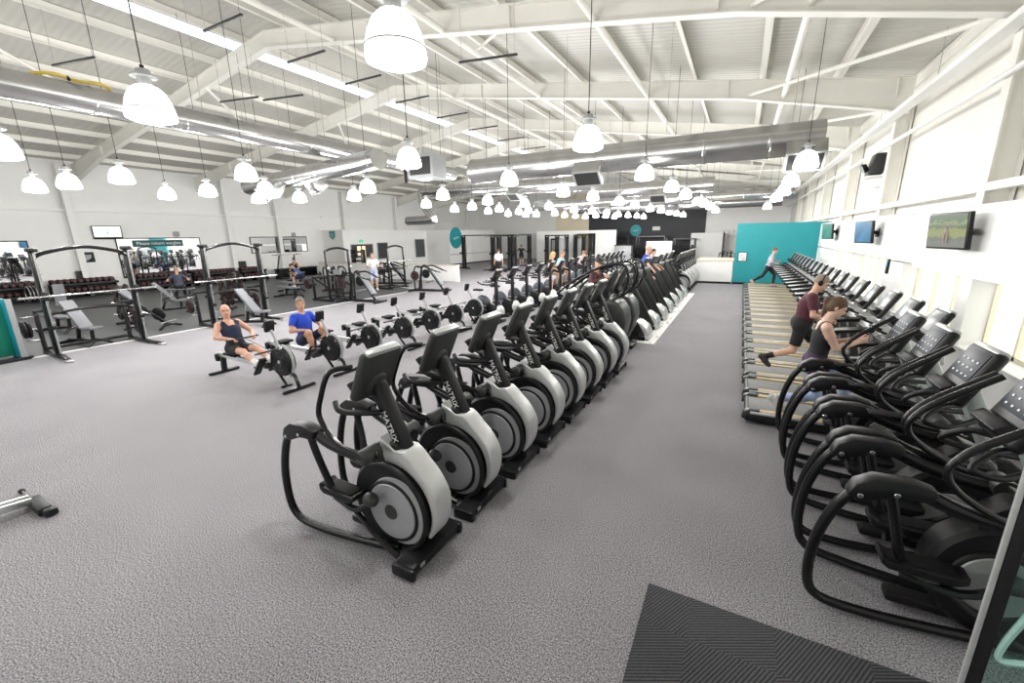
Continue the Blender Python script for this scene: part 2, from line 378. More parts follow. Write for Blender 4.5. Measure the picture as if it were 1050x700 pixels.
# ================================================================ cardio machines
def arcpts(c, R, a0, a1, n, y):
    return [(c[0]+R*math.cos(math.radians(a0+(a1-a0)*i/n)), y, c[1]+R*math.sin(math.radians(a0+(a1-a0)*i/n))) for i in range(n+1)]
def console(t, c, tilt, w, h, th, back, n_icons=True, scr=None):
    """tilted console: the user looks at its -x side"""
    R = Euler((0, tilt, 0))
    g = G(); g.box((0, 0, 0), (th, w, h), bev=.035, seg=3); g.ell((.025, 0, -.10), (th*.6, w*.3, h*.28), 14)
    o = mk('console', g, back, t, loc=c, rot=R)
    mk('top_cap', G().box((.0, 0, h/2-.008), (th*.92, w*.88, .05), bev=.022), LG, o)
    s = mk('screen', G().box((-th/2-.002, 0, .07), (.008, w*.8, h*.52), bev=.003), scr or SCREEN, o)
    if n_icons:
        k = G()
        for i in range(4):
            for j in range(3): k.disc((-th/2-.006, (i-1.5)*w*.17, -.01+j*.055), .011, .004, 8, .001) if 0 else k.box((-th/2-.008, (i-1.5)*w*.17, -.01+j*.055), (.003, .015, .013))
        mk('icons', k, ICON, o)
    mk('tray', G().prism([(-th/2-.09, -h*.36), (-th/2+.02, -h*.46), (-th/2+.02, -h*.2), (-th/2-.05, -h*.22)], -w*.38, w*.38, 'y', .012), K, o)
    return o
def elliptical(name, label, silver, loc, group):
    t = thing(name, label, 'elliptical trainer', loc, 0, group)
    cc = (-.36, .41)
    g = G(); g.box((-.05, 0, .06), (.19, .63, .085), bev=.025); g.box((-.5, 0, .075), (.8, .12, .07), bev=.02)
    for s in (-1, 1): g.box((-.05, s*.31, .05), (.22, .05, .1), bev=.02)
    mk('front_foot', g, K, t)
    mk('foot_badge', G().box((.046, -.2, .07), (.006, .05, .03)), LG, t)
    for s in (-1, 1):
        pts = [(-1.2, s*.30, .98), (-1.3, s*.30, .86), (-1.385, s*.30, .58), (-1.40, s*.29, .26), (-1.33, s*.27, .09), (-1.1, s*.25, .045), (-.7, s*.2, .04), (-.25, s*.14, .055)]
        mk('frame_loop', G().tube(pts, .033, 10, 5), KM, t)
        mk('rail', G().tube([(-1.16, s*.29, 1.02), (-.96, s*.29, 1.03), (-.75, s*.28, .95), (-.5, s*.25, .90), (-.3, s*.2, .92)], [.05, .05, .046, .045, .05], 10, 4, .75), KM, t)
        b = mk('bracket', G().prism([(-1.29, .93), (-1.25, 1.02), (-1.16, 1.08), (-.98, 1.09), (-.86, 1.06), (-.88, .98), (-1.05, .97), (-1.2, .91)], s*.29-.06, s*.29+.06, 'y', .022), K, t)
        for q in ((-1.22, .95), (-1.05, 1.0)): mk('bolt', G().disc((q[0], s*.29-.063, q[1]), .016, .012, 10, .003), STEEL, b)
        mk('link', G().tube([(-1.06, s*.25, 1.0), (-1.0, s*.24, .78), (-.93, s*.21, .52), (-.86, s*.2, .40), (-.72, s*.19, .37)], .03, 9, 4), KM, t)
        ph = .45 if s < 0 else .52
        p = mk('pedal', G().prism([(-1.02, .0), (-.98, -.03), (-.66, -.03), (-.6, .0), (-.6, .05), (-.63, .03), (-.98, .03), (-1.02, .06)], s*.17-.085, s*.17+.085, 'y', .012), K, t)
        p.location.z = ph
        mk('tread', G().box((-.8, s*.17, ph+.034), (.3, .13, .012), bev=.004), KR, p).matrix_parent_inverse = Matrix.Translation((0, 0, -ph))
        mk('pedal_arm', G().tube([(-.9, s*.19, .38), (-.62, s*.22, .36), (-.42, s*.23, .5 if s < 0 else .3)], .028, 8, 4), KM, t)
        mk('lower_link', G().tube([(-.66, s*.2, .33), (-.42, s*.21, .16), (-.2, s*.21, .06)], [.022, .022, .03], 8, 3), KM, t)
        mk('crank_cover', G().ell((-.42, s*.23, .52 if s < 0 else .32), (.075, .055, .06), 14), DG, t)
        mk('pivot_cap', G().cyl((-.38, s*.15, .93), (-.38, s*.30, .93), .065, 16).ell((-.38, s*.3, .93), (.065, .025, .065), 14), DG, t)
        # moving handle and fixed bar
        if silver:
            mk('handle', G().tube([(-.38, s*.31, .94), (-.52, s*.33, .98), (-.68, s*.33, 1.07), (-.78, s*.33, 1.22), (-.72, s*.33, 1.4), (-.64, s*.32, 1.56), (-.6, s*.27, 1.6), (-.5, s*.2, 1.61)], .021, 9, 5), KM, t)
            mk('grip_bar', G().tube([(-.38, s*.08, 1.22), (-.52, s*.16, 1.22), (-.7, s*.2, 1.22), (-.78, s*.17, 1.27)], .024, 8, 4), K, t)
        else:
            h = mk('handle', G().tube([(-.38, s*.31, .94), (-.55, s*.33, .95), (-.78, s*.34, 1.08), (-.86, s*.34, 1.22), (-.76, s*.34, 1.38), (-.6, s*.34, 1.52)], .02, 10, 6), KM, t)
            mk('grip', G().tube([(-.83, s*.34, 1.28), (-.76, s*.34, 1.38), (-.46, s*.34, 1.63)], .022, 10, 4), K, h)
            mk('grip_bar', G().tube([(-.4, s*.08, 1.2), (-.58, s*.2, 1.16), (-.72, s*.22, 1.2), (-.62, s*.16, 1.3), (-.5, s*.09, 1.3)], .02, 8, 5), K, t)
    # housing
    g = G(); g.disc((cc[0], 0, cc[1]), .40, .22, 40, .03); g.prism([(-.60, .62), (-.16, .86), (-.24, .98), (-.44, .96), (-.56, .84)], -.09, .09, 'y', .03)
    mk('housing', g, K, t)
    for s in (-1, 1):
        if silver:
            mk('side_cover', G().disc((cc[0]+.10, s*.105, cc[1]-.02), .30, .03, 40, .01), PANEL, t)
            fw = mk('flywheel_cover', G().disc((cc[0]+.05, s*.118, cc[1]-.03), .25, .035, 40, .012), DISC, t)
            mk('hub', G().disc((cc[0]+.05, s*.138, cc[1]-.03), .065, .014, 24, .005), DG, fw)
            mk('rim', G().ring((cc[0]+.05, s*.118, cc[1]-.03), .258, .016, 40), K, fw)
            mk('arc_trim', G().tube(arcpts((cc[0]+.02, cc[1]), .385, 100, -62, 22, s*.125), .024, 8), K, t)
        else:
            fw = mk('flywheel_cover', G().disc((cc[0]-.07, s*.118, cc[1]+.0), .205, .03, 36, .012), LG, t)
            mk('rim', G().ring((cc[0]-.07, s*.116, cc[1]+.0), .215, .018, 36), K, fw)
    out = []; inn = []
    for i in range(15):
        a = 96 - i*(122/14); q = math.radians(a)
        Ro = .62 - .10*min(1, i/5) - max(0, i-9)*.014; Ri = .385 + .02*math.sin(PI*i/14)
        if i < 3: Ro = .60 - .035*i
        out.append((cc[0]+Ro*math.cos(q), cc[1]+Ro*math.sin(q)))
        inn.append((cc[0]+(.035)+Ri*math.cos(q), cc[1]+Ri*math.sin(q)))
    mk('shroud', G().prism(out + inn[::-1], -.10, .10, 'y', .035, 3), SIL if silver else K, t)
    P0 = Vector((-.20, 0, .86)); P1 = Vector((-.47, 0, 1.44))
    po = mk('post', G().beam(P0, P1, .125, .12, .035, (1, 0, 0)), K if silver else POSTG, t)
    d = (P0-P1).normalized(); upv = Vector((-d.z, 0, d.x))
    for s in (-1, 1):
        xx = d if s < 0 else -d
        yy = upv if s < 0 else upv
        if s > 0: yy = Vector((d.z, 0, -d.x)) if False else -upv
        text('lettering', 'MATRIX', LETTER, po, .075, frameM(P0.lerp(P1, .42) + Vector((0, s*.0645, 0)), xx, upv if s < 0 else -upv) if s < 0 else frameM(P0.lerp(P1, .42) + Vector((0, .0645, 0)), d, -upv))
    cs = console(t, (-.47, 0, 1.52), .42, .40, .44, .085, DGO if silver else K)
    return t
sil = elliptical('elliptical_trainer', 'silver shrouded elliptical trainer at the near end of the middle row, closest to the viewer', True, (-2.0, 2.3, 0), 'silver elliptical trainers in the middle row')
for i in range(1, 8):
    dup(sil, (-2.0+.022*i, 2.3+.79*i, 0), 0, f'silver shrouded elliptical trainer, {ORD[i]} of eight counted from the near end of the middle row')
for i in range(7):
    dup(sil, (-1.92, 20.3+.95*i, 0), 0, f'distant silver elliptical trainer, {ORD[i]} beyond the last stair climber', 'distant silver elliptical trainers')
drk = elliptical('elliptical_trainer', 'black elliptical trainer nearest the glass door, first of four by the window wall', False, (2.03, 3.4, 0), 'black elliptical trainers by the window wall')
for i in range(1, 4):
    dup(drk, (2.03, 3.4+.75*i, 0), 0, f'black elliptical trainer by the window wall, {ORD[i]} of four counted from the glass door')
# ---------------------------------------------------------------- treadmills
def treadmill(label, loc, group):
    t = thing('treadmill', label, 'treadmill', loc, 0, group)
    mk('deck', G().box((1.02, 0, .10), (2.0, .78, .13), bev=.03), K, t)
    mk('belt', G().box((.9, 0, .168), (1.72, .5, .02), bev=.006), BELT, t)
    mk('roller', G().cyl((.06, -.26, .13), (.06, .26, .13), .05, 14), K, t)
    for s in (-1, 1):
        r = mk('side_rail', G().box((.98, s*.325, .178), (1.75, .10, .03), bev=.01), SUNRAIL, t)
        mk('rail_edge', G().box((.98, s*.385, .165), (1.8, .03, .04), bev=.01), ALU, r)
        mk('rear_cap', G().prism([(-.02, .06), (.0, .17), (.08, .205), (.2, .205), (.2, .06)], s*.33-.055, s*.33+.055, 'y', .02), DG, t)
        mk('upright', G().beam((1.86, s*.41, .12), (1.68, s*.41, 1.12), .06, .12, .02, (1, 0, 0)), DG, t)
        h = mk('handrail', G().tube([(1.80, s*.40, 1.12), (1.45, s*.40, 1.09), (1.0, s*.40, 1.02)], [.035, .035, .03], 10, 4), K, t)
        mk('rail_stripe', G().beam((1.72, s*.40, 1.142), (1.05, s*.40, 1.062), .04, .018, .004), ALU, h)
    mk('motor_hood', G().prism([(1.7, .08), (1.72, .24), (1.82, .30), (2.05, .26), (2.15, .16), (2.15, .06)], -.37, .37, 'y', .03), DG, t)
    mk('cross_bar', G().prism([(1.6, 1.04), (1.64, 1.16), (1.86, 1.2), (1.88, 1.08)], -.43, .43, 'y', .025), LG, t)
    mk('post', G().beam((1.76, 0, 1.1), (1.86, 0, 1.35), .22, .08, .02, (1, 0, 0)), LG, t)
    console(t, (1.82, 0, 1.44), .5, .46, .46, .07, K, False, SCREENG)
    mk('grip_loop', G().tube([(1.66, -.2, 1.16), (1.52, -.18, 1.22), (1.48, 0, 1.25), (1.52, .18, 1.22), (1.66, .2, 1.16)], .018, 8, 4), K, t)
    return t
TMY = [6.62+.91*i for i in range(19)]
tm = treadmill('treadmill with sun-tinted deck rails, under the woman, first after the black elliptical trainers', (.25, TMY[0], 0), 'treadmills by the window wall')
for i in range(1, 19):
    extra = {2: ', under the man in maroon', 17: ', under the far runner'}.get(i, '')
    dup(tm, (.25, TMY[i], 0), 0, f'treadmill with sun-tinted deck rails, {ORD[i]} in the row{extra}')
# ---------------------------------------------------------------- ascent climbers with overhead arms
def ascent(label, loc, group):
    t = thing('climbing_trainer', label, 'climbing machine', loc, 0, group)
    mk('base', G().box((-.75, 0, .05), (1.5, .5, .08), bev=.02).box((-.2, 0, .06), (.14, .74, .1), bev=.03).box((-1.45, 0, .05), (.12, .7, .09), bev=.03), K, t)
    prof = [(-.62, .06), (-.38, .06), (-.16, .22), (-.03, .50), (.02, .78), (-.02, 1.02), (-.14, 1.2), (-.36, 1.26), (-.62, 1.2), (-.78, 1.0), (-.74, .5)]
    mk('shell', G().prism(prof, -.33, .33, 'y', .085, 4), DG, t)
    for s in (-1, 1): mk('side_plate', G().disc((-.42, s*.335, .55), .22, .02, 28, .008), PANEL, t)
    cs = mk('console', G().ell((0, 0, 0), (.07, .25, .34), 20), DGO, t, loc=(-.40, 0, 1.56), rot=Euler((0, .42, 0)))
    mk('screen', G().box((-.06, 0, .02), (.02, .3, .36), bev=.008), SCREEN, cs)
    mk('neck', G().beam((-.45, 0, 1.15), (-.47, 0, 1.4), .16, .1, .03, (1, 0, 0)), K, t)
    for s in (-1, 1):
        mk('overhead_arm', G().tube([(-1.5, s*.35, 1.3), (-1.1, s*.35, 1.62), (-.6, s*.35, 1.88), (-.2, s*.35, 1.99), (-.02, s*.34, 1.93), (.04, s*.33, 1.7), (-.06, s*.3, 1.4), (-.3, s*.26, 1.22)], .026, 10, 5), KM, t)
        mk('moving_arm', G().tube([(-.4, s*.36, .9), (-.7, s*.38, 1.1), (-.95, s*.36, 1.35), (-.9, s*.3, 1.55)], .024, 8, 4), KM, t)
        p = mk('pedal', G().box((-1.0, s*.17, .42), (.36, .17, .06), bev=.02), K, t)
        mk('pedal_arm', G().tube([(-1.35, s*.17, .2), (-1.0, s*.17, .39), (-.6, s*.2, .5)], .03, 8, 3), KM, t)
    mk('rear_post', G().beam((-1.45, 0, .06), (-1.3, 0, .5), .1, .08, .02, (1, 0, 0)), K, t)
    return t
asc = ascent('dark climbing trainer with bulging grey shell, used by the person in a black cap', (-1.97, 8.85, 0), 'dark climbing trainers')
dup(asc, (-1.97, 9.72, 0), 0, 'empty dark climbing trainer with bulging grey shell, beside the stair climbers')
# ---------------------------------------------------------------- stair climbers
def stair(label, loc, group):
    t = thing('stair_climber', label, 'stair climber', loc, 0, group)
    mk('base_skirt', G().prism([(-.42, .02), (.12, .02), (.13, .14), (.05, .32), (-.18, .46), (-.40, .44)], -.30, .30, 'y', .03), ALU, t)
    for s in (-1, 1):
        mk('side_panel', G().prism([(-.02, .03), (.02, .05), (-.74, 1.42), (-1.0, 1.42), (-1.1, .9), (-1.55, .55), (-1.6, .04), (-.3, .03)], s*.35-.04, s*.35+.04, 'y', .015), K, t)
        mk('handrail', G().tube([(-.62, s*.36, 1.5), (-.9, s*.38, 1.46), (-1.3, s*.38, 1.3), (-1.55, s*.38, .95), (-1.5, s*.37, .6)], .028, 9, 5), ALU, t)
        mk('foot', G().box((-.02, s*.34, .04), (.14, .12, .08), bev=.02), KR, t)
        mk('side_strip', G().beam((.0, s*.395, .12), (-.74, s*.395, 1.43), .012, .12, .004, (1, 0, .5)), DG, t)
    mk('front_panel', G().beam((-.16, 0, .26), (-.82, 0, 1.42), .64, .05, .015, (1, 0, .5)), K, t)
    for i in range(4): mk('step', G().box((-1.42+.21*i, 0, .36+.19*i), (.25, .6, .05), bev=.012), DG, t)
    mk('riser', G().prism([(-1.5, .05), (-.5, .05), (-.7, .98), (-1.5, .33)], -.29, .29, 'y', .01), K, t)
    mk('neck', G().beam((-.78, 0, 1.36), (-.72, 0, 1.55), .34, .1, .03, (1, 0, 0)), LG, t)
    console(t, (-.66, 0, 1.66), .5, .48, .44, .08, DGO, False)
    return t
STY = [10.75+1.36*i for i in range(7)]
st = stair('stair climber with silver front skirt, first after the climbing trainers', (-1.93, STY[0], 0), 'stair climbers')
for i in range(1, 7):
    extra = {3: ', under the man in a blue shirt', 4: ', under the dark haired woman'}.get(i, '')
    dup(st, (-1.93, STY[i], 0), 0, f'stair climber with silver skirt, {ORD[i]} of seven{extra}')
def stripmat():
    m = mat('white floor strip', (.80, .80, .78), .5); nt = m.node_tree; b = nt.nodes['Principled BSDF']; L = nt.links.new
    tc = nt.nodes.new('ShaderNodeTexCoord'); v = nt.nodes.new('ShaderNodeTexVoronoi'); v.inputs['Scale'].default_value = 5.
    r = nt.nodes.new('ShaderNodeValToRGB'); r.color_ramp.elements[0].position = .2; r.color_ramp.elements[0].color = (.03, .03, .03, 1)
    r.color_ramp.elements[1].position = .26; r.color_ramp.elements[1].color = (.80, .80, .78, 1)
    L(tc.outputs['Object'], v.inputs['Vector']); L(v.outputs['Distance'], r.inputs['Fac']); L(r.outputs['Color'], b.inputs['Base Color'])
    return m
o = mk('floor_mat', G().box((-1.82, 15.1, .004), (.42, 9.9, .008)), stripmat()); tag(o, 'long white floor strip with black scuffs in front of the stair climbers', 'floor mat')
tag(mk('floor_mat', G().box((-2.85, 15.1, .003), (1.64, 9.9, .006)), mat('pale base board', (.62, .61, .57), .5, noise=.1)), 'pale protective board lying under the stair climbers', 'floor mat')
# ---------------------------------------------------------------- upright bikes
def bike(label, loc, group):
    t = thing('exercise_bike', label, 'exercise bike', loc, 0, group)
    mk('base', G().box((.5, 0, .07), (1.0, .1, .08), bev=.02).box((.06, 0, .04), (.1, .5, .07), bev=.02).box((.95, 0, .04), (.1, .5, .07), bev=.02), K, t)
    mk('body', G().prism([(.1, .12), (.95, .12), (.98, .4), (.85, .5), (.55, .6), (.2, .72), (.08, .5)], -.1, .1, 'y', .04), K, t)
    sh = mk('shell', G().ell((.33, 0, .58), (.26, .15, .24), 18, (0, .3, 0)), SEATB, t)
    mk('band', G().tube([(.12, -.13, .5), (.3, -.165, .52), (.5, -.13, .5)], .018, 6, 3), PANEL, sh)
    mk('front_cap', G().ell((.92, 0, .34), (.15, .13, .20), 18), SIL, t)
    mk('saddle_post', G().cyl((.28, 0, .7), (.18, 0, .95), .022, 10), STEEL, t)
    mk('saddle', G().prism([(.02, -.11), (.2, -.05), (.34, -.025), (.34, .025), (.2, .05), (.02, .11)], .94, 1.0, 'z', .02), KR, t)
    mk('console_post', G().beam((.82, 0, .4), (.80, 0, 1.28), .10, .10, .025, (1, 0, 0)), K, t)
    for s in (-1, 1):
        mk('handlebar', G().tube([(.78, s*.05, 1.16), (.62, s*.2, 1.16), (.42, s*.24, 1.18), (.30, s*.24, 1.24)], .022, 8, 4), K, t)
        mk('elbow_pad', G().box((.55, s*.15, 1.24), (.18, .09, .04), bev=.015), K, t)
        mk('crank', G().beam((.5, s*.12, .36), (.5+s*.1, s*.13, .36-s*.13), .03, .04, .01), STEEL, t)
        mk('pedal', G().box((.5+s*.1, s*.18, .36-s*.13), (.13, .09, .035), bev=.01), K, t)
    console(t, (.83, 0, 1.42), .5, .38, .40, .06, K, False)
    return t
BKY = [10.95+1.04*i for i in range(7)]
bk = bike('upright exercise bike with white front cap next to the last rowing machine', (-7.2, BKY[0], 0), 'upright exercise bikes behind the elliptical trainers')
for i in range(1, 7):
    extra = {5: ', ridden by the blonde person', 6: ', ridden by the person in pale blue'}.get(i, '')
    dup(bk, (-7.2, BKY[i], 0), 0, f'upright exercise bike, {ORD[i]} from the rowing machines{extra}')
for i in range(9):
    dup(bk, (-7.4, 18.6+1.05*i, 0), 0, f'distant exercise bike beyond the two riders, {ORD[i]} after the person in pale blue', 'distant exercise bikes beyond the riders')
# ---------------------------------------------------------------- rowing machines
def rower(label, loc, group):
    t = thing('rowing_machine', label, 'rowing machine', loc, 0, group)
    mk('monorail', G().beam((.02, 0, .37), (1.55, 0, .33), .055, .09, .008), ALU, t)
    mk('rear_leg', G().beam((.13, 0, .34), (.10, 0, .04), .09, .09, .02, (1, 0, 0)).box((.09, 0, .03), (.09, .56, .05), bev=.015).box((-.02, 0, .3), (.1, .13, .16), bev=.03), K, t)
    mk('seat', G().box((.55, 0, .455), (.26, .3, .05), bev=.022).box((.55, 0, .41), (.2, .12, .05), bev=.01), KR, t)
    mk('boom', G().beam((1.5, 0, .33), (2.1, 0, .42), .09, .12, .02), K, t)
    for s in (-1, 1):
        mk('footplate', G().prism([(1.42, .20), (1.46, .18), (1.72, .50), (1.68, .53)], s*.14-.06, s*.14+.06, 'y', .012), K, t)
        mk('foot_strap', G().tube([(1.50, s*.14-.06, .33), (1.50, s*.14, .40), (1.50, s*.14+.06, .33)], .014, 6, 3), KR, t)
    fw = mk('flywheel_cage', G().disc((2.05, 0, .48), .265, .14, 40, .03), KM, t)
    for s in (-1, 1):
        rg = G()
        for R in (.09, .14, .19, .235): rg.ring((2.05, s*.072, .48), R, .009, 30, 6)
        mk('grille', rg, K, fw)
        mk('hub', G().disc((2.05, s*.078, .48), .032, .014, 16, .004), LG, fw)
    mk('front_guard', G().tube(arcpts((2.05, .48), .27, 80, -62, 18, 0), .05, 10, 0, .35), LG, t)
    mk('front_leg', G().tube([(2.16, 0, .35), (2.34, 0, .22), (2.40, 0, .04)], .032, 8, 2).box((2.40, 0, .03), (.07, .62, .05), bev=.02), KM, t)
    mk('strut', G().cyl((1.85, 0, .26), (2.05, 0, .03), .024, 8).box((2.05, 0, .02), (.06, .2, .04), bev=.01), KM, t)
    mk('monitor_arm', G().tube([(2.0, 0, .68), (1.92, 0, .86), (1.84, 0, 1.02)], .024, 8, 3), PANEL, t)
    mo = mk('monitor', G().box((1.80, 0, 1.09), (.07, .17, .21), (0, .2, 0), .02), K, t)
    mk('screen', G().box((1.762, 0, 1.09), (.006, .12, .13), (0, .2, 0)), PANEL, mo)
    mk('handle', G().cyl((1.62, -.22, .60), (1.62, .22, .60), .016, 8).cyl((1.62, 0, .6), (1.78, 0, .56), .01, 6), K, t)
    return t
RWY = [4.36+1.03*i for i in range(7)]
rw = rower('rowing machine used by the bald man in a navy vest, nearest of the row', (-8.98, RWY[0], 0), 'rowing machines')
for i in range(1, 7):
    extra = {1: ', used by the man in blue'}.get(i, '')
    dup(rw, (-8.98, RWY[i], 0), 0, f'rowing machine, {ORD[i]} from the bald man in navy{extra}')
t = thing('rowing_machine', 'low machine end at the frame edge, only its black foot and silver rail showing', 'rowing machine', (-6.0, 1.02, 0), -PI/2-.02)
mk('foot_block', G().box((.02, .13, .045), (.11, .40, .08), bev=.02).box((.0, .36, .04), (.1, .1, .07), bev=.02), K, t)
mk('foot_rod', G().cyl((.02, 0, .035), (.02, -.42, .03), .010, 8), STEEL, t)
mk('rod_end', G().ell((.02, -.43, .028), (.03, .035, .026), 10), K, t)
for q in (-1, 1): mk('rail', G().beam((.05, q*.05+.05, .10), (2.2, q*.05+.05, .32), .035, .07, .008), ALU, t)
mk('rail_bed', G().beam((.05, .05, .08), (2.2, .05, .29), .07, .05, .008), K, t)
mk('seat', G().box((.9, .05, .30), (.28, .3, .05), bev=.02), KR, t)
mk('rear_stand', G().box((2.15, .05, .14), (.1, .5, .26), bev=.02), K, t)
# ================================================================ people: one continuous skin each, from blended tapered limbs
def surf(prims, h, kdef=.025):
    lo = np.min([np.minimum(p['a'], p['b'])-p['R'] for p in prims], 0) - 3*h; hi = np.max([np.maximum(p['a'], p['b'])+p['R'] for p in prims], 0) + 3*h
    n = np.ceil((hi-lo)/h).astype(int)+1
    F = np.full(n, .3); 
    for p in prims:
        k = p.get('k', kdef); m = k + 2*h
        i0 = np.maximum(((np.minimum(p['a'], p['b'])-p['R']-m-lo)/h).astype(int), 0); i1 = np.minimum(((np.maximum(p['a'], p['b'])+p['R']+m-lo)/h).astype(int)+2, n)
        X = np.stack(np.meshgrid(*[lo[q]+h*np.arange(i0[q], i1[q]) for q in range(3)], indexing='ij'), -1)
        d = pdist(p, X)
        sl = tuple(slice(i0[q], i1[q]) for q in range(3)); f = F[sl]
        if p.get('cut'): F[sl] = np.maximum(f, -d)
        elif k > 0:
            t = np.clip(.5+.5*(f-d)/k, 0, 1); F[sl] = f*(1-t)+d*t - k*t*(1-t)
        else: F[sl] = np.minimum(f, d)
    return nets(F, lo, h)
def pdist(p, X):
    a = p['a']; b = p['b']
    if p['t'] == 'e':
        q = (X-a) @ p['M']; r = p['r']; k0 = np.sqrt(((q/r)**2).sum(-1)); k1 = np.sqrt(((q/(r*r))**2).sum(-1))
        return k0*(k0-1)/np.maximum(k1, 1e-6)
    ab = b-a; L = max(float(ab @ ab), 1e-9)
    t = np.clip(((X-a) @ ab)/L, 0, 1)
    return np.linalg.norm(X - a - t[..., None]*ab, axis=-1) - (p['ra']*(1-t)+p['rb']*t)
def nets(F, lo, h):
    S = F < 0
    c = np.zeros(np.array(F.shape)-1, int)
    for dx in (0, 1):
        for dy in (0, 1):
            for dz in (0, 1): c += S[dx:F.shape[0]-1+dx, dy:F.shape[1]-1+dy, dz:F.shape[2]-1+dz]
    mask = (c > 0) & (c < 8); idx = np.argwhere(mask); vid = np.full(mask.shape, -1); vid[mask] = np.arange(len(idx))
    acc = np.zeros((len(idx), 3)); cn = np.zeros(len(idx))
    cor = [(a, b, d) for a in (0, 1) for b in (0, 1) for d in (0, 1)]
    for u in cor:
        for ax in range(3):
            if u[ax]: continue
            v = list(u); v[ax] = 1
            fu = F[tuple((idx+u).T)]; fv = F[tuple((idx+v).T)]; s = (fu < 0) != (fv < 0)
            t = np.where(s, fu/np.where(s, fu-fv, 1), 0); pt = np.array(u, float)[None]+np.zeros((len(idx), 3)); pt[:, ax] += t
            acc[s] += pt[s]; cn[s] += 1
    V = lo + h*(idx + acc/np.maximum(cn, 1)[:, None])
    faces = []
    for ax in range(3):
        o1, o2 = [(1, 2), (2, 0), (0, 1)][ax]
        sl0 = [slice(None)]*3; sl1 = [slice(None)]*3; sl0[ax] = slice(0, -1); sl1[ax] = slice(1, None)
        A = S[tuple(sl0)]; B = S[tuple(sl1)]
        e = np.argwhere(A != B)
        e = e[(e[:, o1] > 0) & (e[:, o2] > 0) & (e[:, o1] < S.shape[o1]-1) & (e[:, o2] < S.shape[o2]-1)]
        q = []
        for d1, d2 in ((-1, -1), (0, -1), (0, 0), (-1, 0)):
            w = e.copy(); w[:, o1] += d1; w[:, o2] += d2; q.append(vid[tuple(w.T)])
        q = np.stack(q, 1); flip = ~A[tuple(e.T)]; q[flip] = q[flip][:, ::-1]; faces.append(q)
    return V, np.concatenate(faces)
I3 = np.eye(3)
def cone(tg, a, b, ra, rb, k=.025): return dict(t='c', a=np.array(a, float), b=np.array(b, float), ra=ra, rb=rb, R=max(ra, rb), tag=tg, k=k)
def elp(tg, c, r, M=I3, k=.03, cut=False): return dict(t='e', a=np.array(c, float), b=np.array(c, float), r=np.array(r, float), M=np.array(M, float), R=max(r), tag=tg, k=k, cut=cut)
def unit(v): v = np.array(v, float); return v/max(np.linalg.norm(v), 1e-9)
def ik(a, t, l1, l2, pole):
    d = t-a; L = np.linalg.norm(d)
    if L > (l1+l2)*.995: t = a + d*((l1+l2)*.995/L); d = t-a; L = np.linalg.norm(d)
    x = (l1*l1-l2*l2+L*L)/(2*L); h = math.sqrt(max(l1*l1-x*x, 0)); u = d/L
    p = np.array(pole, float); p = unit(p-u*(p@u))
    return a+u*x+p*h, t
def body_mesh(name, V, Fc, m, parent):
    me = bpy.data.meshes.new(name); me.from_pydata(V.tolist(), [], Fc.tolist()); me.update(); me.shade_smooth(); me.materials.append(m)
    o = bpy.data.objects.new(name, me); C.objects.link(o); o.parent = parent; return o
def compact(V, Fc):
    u, inv = np.unique(Fc, return_inverse=True); return V[u], inv.reshape(Fc.shape)
SKIN = {}
